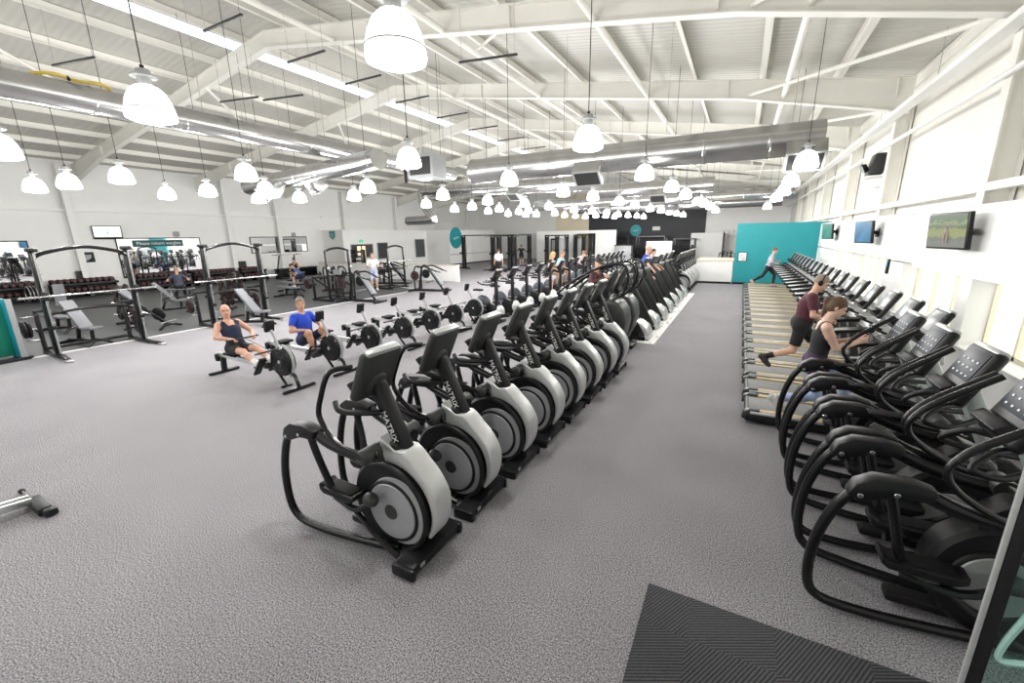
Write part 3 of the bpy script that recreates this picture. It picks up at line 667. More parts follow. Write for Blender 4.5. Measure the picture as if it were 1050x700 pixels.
def person(label, loc, rz, pose, cloth, h=.014, s=1., skin=(.62, .36, .25), hair=None, group=None, fat=1.):
    """pose (metres, facing +x, left = +y): pel, lean, hand_l/r, foot_l/r targets, head (nod, turn), toe angles"""
    t = thing('person', label, 'person', loc, rz)
    pel = np.array(pose['pel'], float); ln = math.radians(pose.get('lean', 0)); tw = math.radians(pose.get('twist', 0))
    upv = np.array([math.sin(ln), 0, math.cos(ln)]); fw = np.array([math.cos(ln), 0, -math.sin(ln)]); lat = np.array([-math.sin(tw)*math.cos(ln), math.cos(tw), 0.])
    P = []
    ch = pel + upv*.30 + fw*.01; nk = pel + upv*.52 + fw*.0
    B = np.stack([fw, [0, 1, 0], upv], 1)
    P += [elp('pelvis', pel+upv*.02, (.115*fat, .165, .12), B, .05), elp('torso', pel+upv*.16+fw*.015*fat, (.105*fat, .142, .14), B, .06), elp('torso', ch+upv*.02, (.118*fat, .165, .17), B, .06),
          cone('torso', nk+lat*.13-upv*.06, nk-lat*.13-upv*.06, .065, .065, .05)]
    hd = pose.get('head', (0, 0)); na = ln + math.radians(hd[0]); tu = math.radians(hd[1])
    ndir = np.array([math.sin(na*.8), 0, math.cos(na*.8)]); hc = nk + ndir*.19 + np.array([.02, 0, 0])
    hf0 = np.array([math.cos(na)*math.cos(tu), math.sin(tu), -math.sin(na)*math.cos(tu)]); hu = np.array([math.sin(na), 0, math.cos(na)]); hu = unit(hu - hf0*(hu@hf0)); hl = np.cross(hu, hf0)
    H = np.stack([hf0, hl, hu], 1); hp = lambda x, y, z: hc + hf0*x + hl*y + hu*z
    P += [cone('neck', nk-upv*.03, hc-hu*.04, .058, .052, .03), elp('head', hp(-.012, 0, .025), (.098, .077, .098), H, .03), elp('head', hp(.022, 0, -.05), (.072, .060, .072), H, .035),
          elp('head', hp(.072, 0, -.098), (.022, .024, .018), H, .02), elp('nose', hp(.098, 0, -.022), (.020, .013, .024), H, .012), elp('nose', hp(.088, 0, .012), (.010, .009, .028), H, .012),
          elp('head', hp(.078, .03, .028), (.018, .026, .010), H, .012), elp('head', hp(.078, -.03, .028), (.018, .026, .010), H, .012),
          elp('ear', hp(-.012, .078, -.005), (.020, .012, .032), H, .008), elp('ear', hp(-.012, -.078, -.005), (.020, .012, .032), H, .008),
          elp('lips', hp(.088, 0, -.062), (.010, .022, .006), H, .006), elp('lips', hp(.086, 0, -.072), (.010, .018, .006), H, .006)]
    J = {}
    for sd, y in (('l', 1), ('r', -1)):
        sh = nk + lat*y*.185 - upv*.055; wt = np.array(pose['hand_'+sd], float)
        el, wr = ik(sh, wt, .29, .255, pose.get('elbow_'+sd, (-.6, y*.7, -.6)))
        J['sh'+sd] = sh; J['el'+sd] = el; J['wr'+sd] = wr
        P += [cone('uarm', sh, sh+(el-sh)*.4, .056, .050, .035), cone('uarm', sh+(el-sh)*.4, el, .050, .040, .02), cone('farm', el, el+(wr-el)*.3, .040, .041, .02), cone('farm', el+(wr-el)*.3, wr, .041, .027, .02)]
        d = unit(unit(wr-el) + unit(pose.get('hdir_'+sd, wr-el))*1.6); pn = unit(pose.get('palm_'+sd, (0, -y, 0))); pn = unit(pn - d*(pn@d)); sdv = np.cross(d, pn)
        if sdv @ np.array(pose.get('thumb_'+sd, (.3, 0, 1))) < 0: sdv = -sdv
        kn = wr + d*.085
        for o in (-.026, -.009, .009, .026): P.append(cone('hand', wr+d*.02+sdv*o*.7, kn+sdv*o, .015, .0125, .012))
        cu = pose.get('curl_'+sd, .5); rf = max(.0085, h*.62)
        for o, L, q in ((.029, .066, 0), (.0098, .075, .05), (-.0098, .070, .1), (-.028, .055, .18)):
            a1 = cu*.9+q*.3; a2 = cu*2.0+q*.3; f1 = d*math.cos(a1)+pn*math.sin(a1); f2 = d*math.cos(a2)+pn*math.sin(a2); f3 = d*math.cos(a2+cu*.8)+pn*math.sin(a2+cu*.8)
            b0 = kn+sdv*o*1.05; b1 = b0+f1*L*.45; b2 = b1+f2*L*.33; b3 = b2+f3*L*.22
            P += [cone('hand', b0, b1, rf*1.1, rf, .006), cone('hand', b1, b2, rf, rf*.95, .004), cone('hand', b2, b3, rf*.95, rf*.8, .004)]
        tb = wr+d*.03+sdv*.024; t1 = tb + unit(d*.7+sdv*.8+pn*(.3+.5*cu))*.042; t2 = t1 + unit(d*.9+sdv*(.3-.5*cu)+pn*(.2+.8*cu))*.034
        P += [cone('hand', tb, t1, .0145, rf*1.15, .012), cone('hand', t1, t2, rf*1.15, rf, .005)]
        hj = pel + np.array([0, y*.092, -.03]); ft = np.array(pose['foot_'+sd], float)
        kn_, an = ik(hj, ft, .43, .42, pose.get('knee_'+sd, (1, y*.1, .2)))
        J['hip'+sd] = hj; J['kn'+sd] = kn_; J['an'+sd] = an
        P += [cone('thigh', hj, kn_, .086, .056, .04), elp('thigh', hj-np.array([.025, 0, 0])+upv*.01, (.09, .08, .09), I3, .05), cone('shin', kn_, kn_+(an-kn_)*.33, .054, .056, .03), cone('shin', kn_+(an-kn_)*.33, an, .056, .036, .03)]
        ta = math.radians(pose.get('toe_'+sd, 0)); td = unit([math.cos(ta), y*.12, math.sin(ta)]); dn_ = unit(np.cross(np.cross(td, [0, 0, -1]), td)) if abs(td[2]) < .95 else np.array([1., 0, 0])
        dn_ = unit(np.array([math.sin(ta), 0, -math.cos(ta)]))
        P += [cone('foot', an-td*.045+dn_*.045, an+td*.06+dn_*.05, .036, .034, .02), cone('foot', an+td*.05+dn_*.055, an+td*.15+dn_*.062, .036, .026, .02), cone('foot', an, an+td*.05+dn_*.04, .037, .033, .02)]
    V, Fc = surf(P, h)
    # regions by nearest limb
    cen = V[Fc].mean(1); best = np.full(len(cen), 9.); reg = np.full(len(cen), 'torso', dtype=object); tt = np.zeros(len(cen))
    for p in P:
        d = pdist(p, cen); w = d < best; best[w] = d[w]; reg[w] = p['tag']
    def along(a, b): ab = b-a; return ((cen-a) @ ab)/(ab@ab)
    side = np.where((cen - pel) @ np.array([0, 1, 0]) > 0, 'l', 'r')
    sk = SKIN.setdefault(skin, mat('skin tone %d' % len(SKIN), skin, .5, noise=.06, nscale=25))
    N = np.zeros_like(V); fn = np.cross(V[Fc[:, 2]]-V[Fc[:, 0]], V[Fc[:, 3]]-V[Fc[:, 1]])
    for q in range(4): np.add.at(N, Fc[:, q], fn)
    N /= np.maximum(np.linalg.norm(N, axis=1), 1e-9)[:, None]
    covered = np.zeros(len(cen), bool)
    bd = body_mesh('body', V*s, Fc, sk, t)
    lipm = mat('lip tone', (.42, .17, .14), .5, noise=.05); bd.data.materials.append(lipm)
    for i in np.nonzero(reg == 'lips')[0]: bd.data.polygons[int(i)].material_index = 1
    if 'hp' in dir() or True:
        for y in (1, -1): pass
    ey = G()
    for y in (1, -1): ey.ell(tuple((hp(.079, y*.030, .008))*s), (.012*s, .013*s, .008*s), 8)
    mk('eyes', ey, mat('eye dark', (.03, .02, .015), .2, noise=.05), t)
    tl = {q: along(J['sh'+q], J['el'+q]) for q in 'lr'}; th = {q: along(J['hip'+q], J['kn'+q]) for q in 'lr'}; ts = {q: along(J['kn'+q], J['an'+q]) for q in 'lr'}
    # arms and legs keep their own side through the nearest joint chain
    dl = {}
    for q in 'lr':
        ab = J['el'+q]-J['sh'+q]; u = np.clip(tl[q], 0, 1)[:, None]; dl[q] = np.linalg.norm(cen-J['sh'+q]-u*ab, axis=1)
    sa = np.where(dl['l'] < dl['r'], 'l', 'r')
    lg = {}
    for q in 'lr':
        k1 = np.clip(th[q], 0, 1)[:, None]; k2 = np.clip(ts[q], 0, 1)[:, None]
        lg[q] = np.minimum(np.linalg.norm(cen-J['hip'+q]-k1*(J['kn'+q]-J['hip'+q]), axis=1), np.linalg.norm(cen-J['kn'+q]-k2*(J['an'+q]-J['kn'+q]), axis=1))
    sl = np.where(lg['l'] < lg['r'], 'l', 'r')
    TL = np.where(sa == 'l', tl['l'], tl['r']); TH = np.where(sl == 'l', th['l'], th['r']); TS = np.where(sl == 'l', ts['l'], ts['r'])
    hgt = (cen-pel) @ upv; front = (cen-pel) @ fw; sx = np.abs((cen-pel) @ np.array([0, 1, 0]))
    def sel(kind, arg):
        if kind == 'tee': return ((reg == 'torso') & (hgt > .05) | (reg == 'pelvis') & (hgt > -.02) | (reg == 'uarm') & (TL < arg)) & ~((hgt > .50) & (sx < .07))
        if kind == 'vest':
            return ((reg == 'torso') | (reg == 'pelvis') & (hgt > -.02)) & (hgt > 0.0) & (sx < np.where(hgt < .34, .3, .30-(hgt-.34)*1.05)) & ~((hgt > .40) & (sx < .062+(hgt-.40)*.25))
        if kind == 'shorts': return (reg == 'pelvis') & (hgt < .10) | (reg == 'thigh') & (TH < arg) | (reg == 'torso') & (hgt < .06)
        if kind == 'trousers': return (reg == 'pelvis') & (hgt < .10) | (reg == 'thigh') | (reg == 'shin') & (TS < arg) | (reg == 'torso') & (hgt < .06)
        if kind == 'shoes': return (reg == 'foot')
        if kind == 'socks': return (reg == 'shin') & (TS > arg)
        if kind == 'sleeves': return ((reg == 'torso') & (hgt > .05) | (reg == 'pelvis') & (hgt > -.02) | (reg == 'uarm') | (reg == 'farm') & (TL > -9)) & ~((hgt > .50) & (sx < .07))
    for nm_, kind, arg, col, off in cloth:
        ms = sel(kind, arg)
        if not ms.any(): continue
        cm = mat(f'cloth {col}', col, .8, noise=.12, nscale=12) if isinstance(col, tuple) else col
        V2, F2 = compact(V + N*off, Fc[ms])
        o = body_mesh(nm_, V2*s, F2, cm, t)
        so = o.modifiers.new('thick', 'SOLIDIFY'); so.thickness = .006; so.offset = -1
    if hair:
        kind, col = hair; hm = mat(f'hair {col}', col, .6, noise=.3, nscale=60)
        Q = [elp('h', hp(-.018, 0, .036), (.105, .086, .104), H, .02)]
        if kind == 'cap':
            Q = [elp('h', hp(-.012, 0, .045), (.108, .088, .09), H, .0), elp('h', hp(.115, 0, .042), (.075, .07, .014), H, .02), elp('h', hp(-.01, 0, -.1), (.3, .3, .125), H, .0, True)]
        else:
            if kind == 'pony': Q += [cone('h', hp(-.10, 0, .05), hp(-.135, .0, .03), .03, .036, .02), cone('h', hp(-.135, 0, .03), hp(-.135, 0, .03)+np.array([-.03, .0, -.21]), .036, .012, .02), elp('h', hp(-.035, 0, -.01), (.075, .076, .08), H, .03)]
            if kind == 'long': Q += [elp('h', hp(-.05, 0, -.06), (.075, .095, .17), H, .04), elp('h', hp(-.06, 0, -.18), (.055, .085, .09), H, .04)]
            Q += [elp('h', hp(.085, 0, -.035), (.085, .11, .095), H, .0, True)]
            if kind in ('short', 'shaved'): Q += [elp('h', hp(.0, 0, -.14), (.2, .2, .125), H, .0, True)]
        for q in Q: q['R'] = max(q['R'], .05)
        V3, F3 = surf(Q, h*.8, .02)
        ho = body_mesh('cap' if kind == 'cap' else 'hair', V3*s, F3, hm, t)
    return t, lambda x, y, z: tuple(hp(x, y, z)*s), H
def stand(**k):
    p = dict(pel=(0, 0, .93), hand_l=(.05, .28, .80), hand_r=(.05, -.28, .80), foot_l=(0.0, .11, .085), foot_r=(0, -.11, .085), elbow_l=(-1, .3, 0), elbow_r=(-1, -.3, 0)); p.update(k); return p
BLKC = (.012, .012, .014); NAVY = (.010, .016, .045); BLU = (.012, .06, .50); MAR = (.085, .018, .03); WHT = (.72, .72, .70); SHOE = (.55, .55, .53); DKSH = (.03, .03, .032)
# bald man in a navy vest rowing
t, hp, H = person('bald man in navy vest and black shorts leaning back on the nearest rowing machine', (-8.30, 4.36, 0), 0,
  dict(pel=(0, 0, .59), lean=-20, head=(16, -25), hand_l=(.22, .20, .80), hand_r=(.22, -.20, .80), elbow_l=(-.8, .8, -.1), elbow_r=(-.8, -.8, -.1), palm_l=(0, 0, -1), palm_r=(0, 0, -1), hdir_l=(1, -.3, 0), hdir_r=(1, .3, 0), thumb_l=(0, -1, 0), thumb_r=(0, 1, 0), curl_l=.8, curl_r=.8,
       foot_l=(.80, .14, .38), foot_r=(.80, -.14, .38), knee_l=(.3, .15, 1), knee_r=(.3, -.15, 1), toe_l=50, toe_r=50),
  [('vest', 'vest', 0, NAVY, .008), ('shorts', 'shorts', .62, BLKC, .014), ('socks', 'socks', .72, WHT, .007), ('shoes', 'shoes', 0, SHOE, .012)], .0105, 1.0, (.60, .33, .23), None, None, 1.12)
g = G()
for y in (-1, 1): g.tube([hp(.1, y*.008, .012), hp(.104, y*.03, .016), hp(.095, y*.055, .014), hp(.06, y*.072, .012), hp(-.01, y*.08, .012)], .004, 6)
mk('glasses', g, K, t)
tag(mk('row_handle', G().cyl((-8.0, 4.10, .795), (-8.0, 4.62, .795), .016, 10).cyl((-8.0, 4.36, .795), (-7.2, 4.36, .62), .005, 6), K), 'dark rowing handle and chain held by the bald man in a navy vest', 'rowing handle')
# man in blue on the second rower
t, hp, H = person('grey haired man in bright blue shirt and navy shorts on the second rowing machine', (-7.68, 5.39, 0), 0,
  dict(pel=(0, 0, .59), lean=-6, head=(4, -28), hand_l=(.30, .16, .84), hand_r=(.24, -.18, .82), elbow_l=(-.8, .8, -.3), elbow_r=(-.8, -.8, -.3), palm_l=(0, 0, -1), palm_r=(0, 0, -1), thumb_l=(0, -1, 0), thumb_r=(0, 1, 0), curl_l=.8, curl_r=.8,
       foot_l=(.37, .14, .36), foot_r=(.37, -.14, .36), knee_l=(.3, .15, 1), knee_r=(.3, -.15, 1), toe_l=40, toe_r=40),
  [('shirt', 'tee', .65, BLU, .012), ('shorts', 'shorts', .75, NAVY, .015), ('socks', 'socks', .8, BLKC, .007), ('shoes', 'shoes', 0, DKSH, .012)], .0105, 1.0, (.55, .30, .20), ('short', (.20, .16, .12)))
# man in maroon walking on the third treadmill
t, hp, H = person('man in maroon t-shirt and dark shorts with black headphones walking on a treadmill', (1.02, TMY[2], .18), 0,
  dict(pel=(0, 0, .87), lean=10, head=(20, -6), hand_l=(.36, .2, 1.0), hand_r=(.34, -.2, 1.0), elbow_l=(-.6, .5, -.5), elbow_r=(-.6, -.5, -.5), palm_l=(0, 0, -1), palm_r=(0, 0, -1), curl_l=.7, curl_r=.7, thumb_l=(0, -1, 0), thumb_r=(0, 1, 0),
       foot_l=(.26, .09, .085), foot_r=(-.46, -.09, .26), toe_r=-42, toe_l=8, knee_r=(1, 0, -.3)),
  [('shirt', 'tee', .72, MAR, .016), ('shorts', 'shorts', .78, BLKC, .022), ('socks', 'socks', .68, BLKC, .007), ('shoes', 'shoes', 0, DKSH, .012)], .0105, 1.0, (.66, .40, .28), ('shaved', (.30, .24, .19)), None, 1.2)
g = G(); g.tube([hp(-.005, .09, .0), hp(-.02, .088, .07), hp(-.03, .05, .13), hp(-.03, 0, .148), hp(-.03, -.05, .13), hp(-.02, -.088, .07), hp(-.005, -.09, .0)], .010, 8, 4)
ho = mk('headphones', g, K, t)
for y in (-1, 1): mk('ear_cup', G().ell(hp(-.01, y*.095, -.005), (.038, .022, .045), 14), K, ho)
# woman with phone on the first treadmill
LEG = (.42, .52, .78)
t, hp, H = person('woman with brown ponytail in black tank top and patterned leggings holding a phone', (.99, TMY[0]-.16, .18), 0,
  dict(pel=(.0, 0, .755), lean=5, head=(22, -4), hand_l=(.37, .06, 1.06), hand_r=(.39, -.06, 1.05), elbow_l=(-.7, .3, -1), elbow_r=(-.7, -.3, -1), hdir_l=(1, -.2, .3), hdir_r=(1, .2, .3), palm_l=(-.2, -1, .4), palm_r=(-.2, 1, .4), curl_l=.55, curl_r=.55,
       foot_l=(.38, .08, .10), foot_r=(-.36, -.08, .20), toe_r=-38, toe_l=14),
  [('tank_top', 'vest', 0, BLKC, .008), ('leggings', 'trousers', .95, LEG, .006), ('waistband', 'shorts', .45, (.05, .016, .07), .010), ('shoes', 'shoes', 0, SHOE, .012)], .0095, 1.0, (.70, .46, .36), ('pony', (.10, .055, .028)), None, .92)
t = thing('mobile_phone', 'dark mobile phone held in both hands by the woman in the black tank top', 'phone', (1.42, TMY[0]-.16, 1.235))
mk('case', G().box((0, 0, 0), (.15, .075, .010), (0, -.5, 0), .004), K, t); mk('display', G().box((-.003, 0, .006), (.135, .066, .002), (0, -.5, 0)), SCREEN, t)
# runner at the far treadmill
person('runner in grey top and black leggings on a far treadmill before the teal wall', (1.15, TMY[17], .18), 0,
  dict(pel=(0, 0, .9), lean=12, head=(5, 0), hand_l=(.35, .2, 1.12), hand_r=(.28, -.2, 1.05), palm_l=(0, -1, 0), curl_l=.9, curl_r=.9, foot_l=(.25, .09, .12), foot_r=(-.55, -.09, .26), toe_r=-50),
  [('top', 'sleeves', 0, (.40, .40, .44), .012), ('leggings', 'trousers', .95, BLKC, .008), ('shoes', 'shoes', 0, (.6, .35, .3), .012)], .015, 1., (.6, .38, .28), ('short', (.14, .07, .04)))
# person in black cap on the climber
t, hp, H = person('person in a black cap and dark red sleeved top working on a climbing trainer', (-2.68, 8.85, .0), 0,
  dict(pel=(-.1, 0, 1.27), lean=10, head=(4, -45), hand_l=(.30, .37, 1.72), hand_r=(.28, -.37, 1.70), elbow_l=(-.4, .6, -.6), elbow_r=(-.4, -.6, -.6), curl_l=.8, curl_r=.8, foot_l=(-.25, .17, .53), foot_r=(-.3, -.17, .53)),
  [('top', 'sleeves', 0, (.07, .02, .022), .013), ('shorts', 'shorts', .8, BLKC, .018), ('shoes', 'shoes', 0, DKSH, .012)], .012, 1., (.62, .36, .25), ('cap', (.012, .012, .014)))
# two on the stair climbers
person('bald man in a bright blue shirt on a stair climber, arms on the handrails', (-2.88, STY[3], .0), 0,
  dict(pel=(0, 0, 1.36), lean=12, head=(0, -12), hand_l=(.42, .34, 1.42), hand_r=(.40, -.34, 1.40), elbow_l=(-1, .3, -.3), elbow_r=(-1, -.3, -.3), curl_l=.8, curl_r=.8, palm_l=(0, 0, -1), palm_r=(0, 0, -1), foot_l=(.22, .1, .68), foot_r=(.0, -.1, .50)),
  [('shirt', 'tee', .75, BLU, .016), ('shorts', 'shorts', .8, BLKC, .018), ('shoes', 'shoes', 0, DKSH, .012)], .013, 1., (.66, .38, .27), ('shaved', (.5, .36, .28)), None, 1.1)
person('dark haired woman in a pale top on the stair climber beside the man in blue', (-2.95, STY[4], .0), 0,
  dict(pel=(0, 0, 1.30), lean=12, head=(0, -20), hand_l=(.44, .34, 1.40), hand_r=(.44, -.34, 1.42), curl_l=.8, curl_r=.8, palm_l=(0, 0, -1), palm_r=(0, 0, -1), foot_l=(.2, .1, .66), foot_r=(0, -.1, .50)),
  [('top', 'vest', 0, (.62, .60, .58), .010), ('leggings', 'trousers', .95, BLKC, .008), ('shoes', 'shoes', 0, DKSH, .012)], .014, .96, (.62, .40, .30), ('pony', (.03, .02, .015)), None, .92)
# two riders on the bikes
def ride(label, i, cloth, hair, s, skin):
    return person(label, (-7.0, BKY[i], 0), 0, dict(pel=(.02, 0, 1.13), lean=24, head=(-10, -20), hand_l=(.46, .23, 1.26), hand_r=(.46, -.23, 1.26), curl_l=.8, curl_r=.8, palm_l=(0, 0, -1), palm_r=(0, 0, -1), foot_l=(.36, .19, .60), foot_r=(.30, -.19, .36)), cloth, .014, s, skin, hair)
ride('blonde person in a dark top riding an upright bike', 5, [('top', 'tee', .4, BLKC, .01), ('shorts', 'shorts', .5, BLKC, .012), ('shoes', 'shoes', 0, DKSH, .012)], ('long', (.55, .38, .12)), 1., (.66, .42, .30))
ride('person in a pale blue shirt and shorts riding the bike after the blonde rider', 6, [('shirt', 'tee', .7, (.38, .58, .70), .014), ('shorts', 'shorts', .7, BLKC, .016), ('shoes', 'shoes', 0, DKSH, .012)], ('short', (.30, .18, .10)), 1., (.62, .36, .25))
# walker in white, man in black behind the cable station
person('man in a white t-shirt and black shorts walking away by the cable station', (-13.9, 24.2, 0), 2.2,
  stand(lean=4, foot_l=(.25, .1, .085), foot_r=(-.28, -.1, .13), toe_r=-25), [('shirt', 'tee', .8, WHT, .016), ('shorts', 'shorts', .9, BLKC, .022), ('shoes', 'shoes', 0, (.1, .08, .05), .012)], .015, 1., (.42, .26, .18), ('short', (.02, .016, .014)))
person('man in black t-shirt and shorts standing among the far cable machines', (-18.0, 35.6, 0), 2.0,
  stand(hand_l=(.2, .35, 1.15), hand_r=(.2, -.35, 1.15)), [('shirt', 'tee', .8, BLKC, .014), ('shorts', 'shorts', .9, BLKC, .02), ('shoes', 'shoes', 0, SHOE, .012)], .018, 1.02, (.62, .40, .30), ('short', (.02, .016, .014)))
# man in white curling by the rack
person('man in a white t-shirt and pale blue shorts standing beside the second power rack', (-16.2, 15.55, .012), -.75,
  stand(lean=-3, hand_l=(.30, .20, 1.13), hand_r=(.30, -.20, 1.13), elbow_l=(-.5, .5, -1), elbow_r=(-.5, -.5, -1), palm_l=(0, 0, 1), palm_r=(0, 0, 1), curl_l=.9, curl_r=.9, hdir_l=(1, -.2, .2), hdir_r=(1, .2, .2), thumb_l=(0, 1, 0), thumb_r=(0, -1, 0)),
  [('shirt', 'tee', .8, WHT, .016), ('shorts', 'shorts', .95, (.42, .46, .62), .022), ('shoes', 'shoes', 0, WHT, .012)], .015, 1.05, (.55, .32, .22), ('shaved', (.22, .15, .11)), None, 1.15)
# seated lifters
def sit(label, loc, rz, cloth, hair, lean, skin, **k):
    p = dict(pel=(0, 0, .60), lean=lean, head=(10, 0), hand_l=(.36, .18, .72), hand_r=(.36, -.18, .72), curl_l=.6, curl_r=.6, palm_l=(0, 0, -1), palm_r=(0, 0, -1), foot_l=(.44, .16, .085), foot_r=(.44, -.16, .085)); p.update(k)
    return person(label, loc, rz, p, cloth, .015, 1., skin, hair)
sit('man in a blue t-shirt bending forward on a flat bench', (-21.4, 15.3, .012), -2.4, [('shirt', 'tee', .7, (.05, .12, .32), .014), ('shorts', 'shorts', .85, NAVY, .018), ('shoes', 'shoes', 0, WHT, .012)], ('short', (.03, .02, .015)), 40, (.60, .36, .26))
sit('dark haired person in a black top sitting on the bench behind the man in blue', (-25.1, 17.6, .012), -1.2, [('top', 'vest', 0, BLKC, .01), ('shorts', 'shorts', .7, BLKC, .016), ('shoes', 'shoes', 0, DKSH, .012)], ('pony', (.03, .018, .012)), 8, (.60, .36, .26))
sit('person in a grey blue t-shirt seated with back turned, facing the dumbbells', (-22.2, 9.7, .012), 2.7, [('shirt', 'tee', .7, (.055, .065, .095), .014), ('trousers', 'trousers', .9, BLKC, .012), ('shoes', 'shoes', 0, DKSH, .012)], ('short', (.42, .26, .13)), 14, (.62, .38, .28), hand_l=(.3, .35, .85), hand_r=(.3, -.35, .85))
sit('person in a pale pink top resting on a far bike beyond the climbing trainers', (-7.3, 20.7, .45), 0, [('top', 'sleeves', 0, (.75, .62, .62), .014), ('leggings', 'trousers', .95, BLKC, .01), ('shoes', 'shoes', 0, DKSH, .012)], ('pony', (.2, .1, .05)), 30, (.62, .40, .30))
# ================================================================ free-weight area
def smith(label, loc, group):
    """faces +x, width along y from 0 to w"""
    w = 1.62
    t = thing('smith_machine', label, 'smith machine', loc, 0, group)
    for y in (0, w):
        s = -1 if y == 0 else 1
        mk('upright', G().beam((-.12, y, .06), (0, y, 2.40), .09, .13, .02, (1, 0, 0)), KM, t)
        mk('guide_rod', G().cyl((.10, y, .12), (.14, y, 2.36), .022, 10), STEEL, t)
        mk('top_cap', G().box((.05, y, 2.42), (.34, .14, .09), bev=.03), K, t)
        ft = mk('foot', G().beam((-.9, y, .05), (.25, y, .05), .1, .08, .02).beam((.2, y, .06), (.72, y+.06*s, .035), .1, .06, .02), KM, t)
        mk('foot_plate', G().box((.70, y+.06*s, .03), (.18, .13, .05), bev=.02), ALU, ft)
        mk('rear_upright', G().beam((-.85, y, .06), (-.85, y, 1.05), .08, .08, .015, (1, 0, 0)).beam((-.85, y, 1.02), (-.1, y, 1.1), .07, .07, .015), KM, t)
        for z in (.35, .62, .9): mk('storage_peg', G().cyl((-.85, y, z), (-.85, y+.26*s, z), .024, 10), STEEL, t)
        r = G()
        for k in range(9): r.cyl((.02, y, .5+.2*k), (.16, y-.02*s, .5+.2*k), .012, 6)
        mk('rack_holes', r, STEEL, t)
        mk('carriage', G().box((.12, y, 1.42), (.1, .1, .2), bev=.02), K, t)
        mk('safety_stop', G().box((.12, y, .72), (.11, .09, .09), bev=.02), K, t)
        mk('side_guard', G().box((-.04, y, .62), (.10, .03, 1.0), bev=.01), KM, t)
    mk('arch', G().tube([(.02, 0, 2.25), (.05, .2, 2.36), (.08, w/2, 2.47), (.05, w-.2, 2.36), (.02, w, 2.25)], .05, 10, 5, .8), KM, t)
    mk('lower_arch', G().tube([(-.3, 0, .92), (-.3, .25, 1.0), (-.3, w/2, 1.04), (-.3, w-.25, 1.0), (-.3, w, .92)], .04, 10, 5), KM, t)
    mk('rear_bar', G().beam((-.85, 0, .12), (-.85, w, .12), .07, .07, .015), KM, t)
    mk('bar', G().cyl((.16, -.42, 1.42), (.16, w+.42, 1.42), .018, 12).cyl((.16, -.42, 1.42), (.16, -.1, 1.42), .026, 12).cyl((.16, w+.1, 1.42), (.16, w+.42, 1.42), .026, 12), STEEL, t)
    return t
smA = smith('black smith machine with arched top beam closest to the teal divider', (-13.55, 3.3, 0), 'smith machines')
smB = dup(smA, (-13.75, 6.75, 0), 0, 'black smith machine with arched top beam behind the bald man on the rowing machine')
# loose plates on the pegs
def plate(label, loc, group, R=.21, m=None, sink=None):
    t = thing('weight_plate', label, 'weight plate', loc, 0, group)
    mk('disc', G().disc((0, 0, 0), R, .05, 28, .012, .026), K, t)
    for s in (-1, 1): mk('ring', G().ring((0, s*.022, 0), R*.72, .012, 28, 6), m or RED, t)
    return t
pl = plate('red-ringed black weight plate on the outer peg of the smith machine by the teal divider', (-14.4, 3.12, .62), None, .2)
dup(pl, (-14.4, 3.05, .62), None, 'outermost red-ringed weight plate on the peg of the smith machine by the teal divider')
for k, (x, y, z, s) in enumerate([(-14.4, 5.1, .62, 'upper'), (-14.4, 5.12, .35, 'lower')]):
    dup(pl, (x, y, z), None, f'red-ringed weight plate on the {s} far-side peg of the smith machine by the teal divider')
for k, (x, y, z, s) in enumerate([(-14.6, 6.55, .62, 'upper near-side'), (-14.6, 8.55, .62, 'upper far-side'), (-14.6, 8.56, .35, 'lower far-side')]):
    dup(pl, (x, y, z), None, f'red-ringed weight plate on the {s} peg of the smith machine behind the bald man')
def bench(label, loc, rz, inc, group):
    """adjustable bench: seat at the +x end, back pad rising to -x"""
    t = thing('weight_bench', label, 'bench', loc, rz, group)
    mk('seat_pad', G().box((.42, 0, .45), (.36, .30, .07), (0, -.12, 0), .025), PAD, t)
    a = math.radians(inc); L = .88
    c = Vector((.22, 0, .45)) + Vector((-math.cos(a), 0, math.sin(a)))*L/2
    mk('back_pad', G().box(c, (L, .30, .07), (0, a, 0), .025), PAD, t)
    mk('spine', G().beam((-.62, 0, .10), (.55, 0, .16), .08, .08, .015).beam((.35, 0, .12), (.38, 0, .42), .07, .07, .015, (1, 0, 0)).beam((-.2, 0, .12), (-.1, 0, .45), .07, .07, .015, (1, 0, 0)), KM, t)
    mk('leg', G().box((-.62, 0, .06), (.09, .62, .08), bev=.02), KM, t)
    mk('leg', G().tube([(.58, -.26, .03), (.56, -.12, .13), (.55, 0, .16), (.56, .12, .13), (.58, .26, .03)], .035, 8, 4), KM, t)
    e = Vector((.22, 0, .42)) + Vector((-math.cos(a), 0, math.sin(a)))*.55
    mk('strut', G().cyl((-.25, 0, .13), e, .022, 8), STEEL, t)
    return t
bn = bench('adjustable bench with raised grey back inside the smith machine behind the bald man', (-13.05, 7.45, 0), .25, 50, 'benches')
dup(bn, (-14.75, 4.1, 0), .2, 'adjustable bench with grey pads inside the smith machine by the teal divider')
bf = bench('flat black bench on the dark rubber beside the power rack, empty', (-18.0, 12.1, 0), .1, 3, 'flat benches')
dup(bf, (-19.8, 13.5, 0), .1, 'flat black bench, empty, just in front of the man in the blue shirt')
dup(bf, (-21.5, 15.4, 0), .7, 'flat black bench under the man in the blue shirt')
dup(bf, (-25.2, 17.7, 0), 1.9, 'flat black bench under the person in black beside the blue shirt')
dup(bf, (-17.6, 4.5, 0), .2, 'flat bench with grey pad behind the smith machine by the teal divider')
dup(bn, (-21.3, 5.6, 0), -.3, 'adjustable bench in front of the dumbbell rack, seen through the smith machine arch')
dup(bn, (-18.4, 7.6, 0), .9, 'adjustable bench with two short grey pads between the two smith machines')
dup(bf, (-22.3, 9.7, 0), 1.2, 'bench under the person in grey facing the dumbbells')
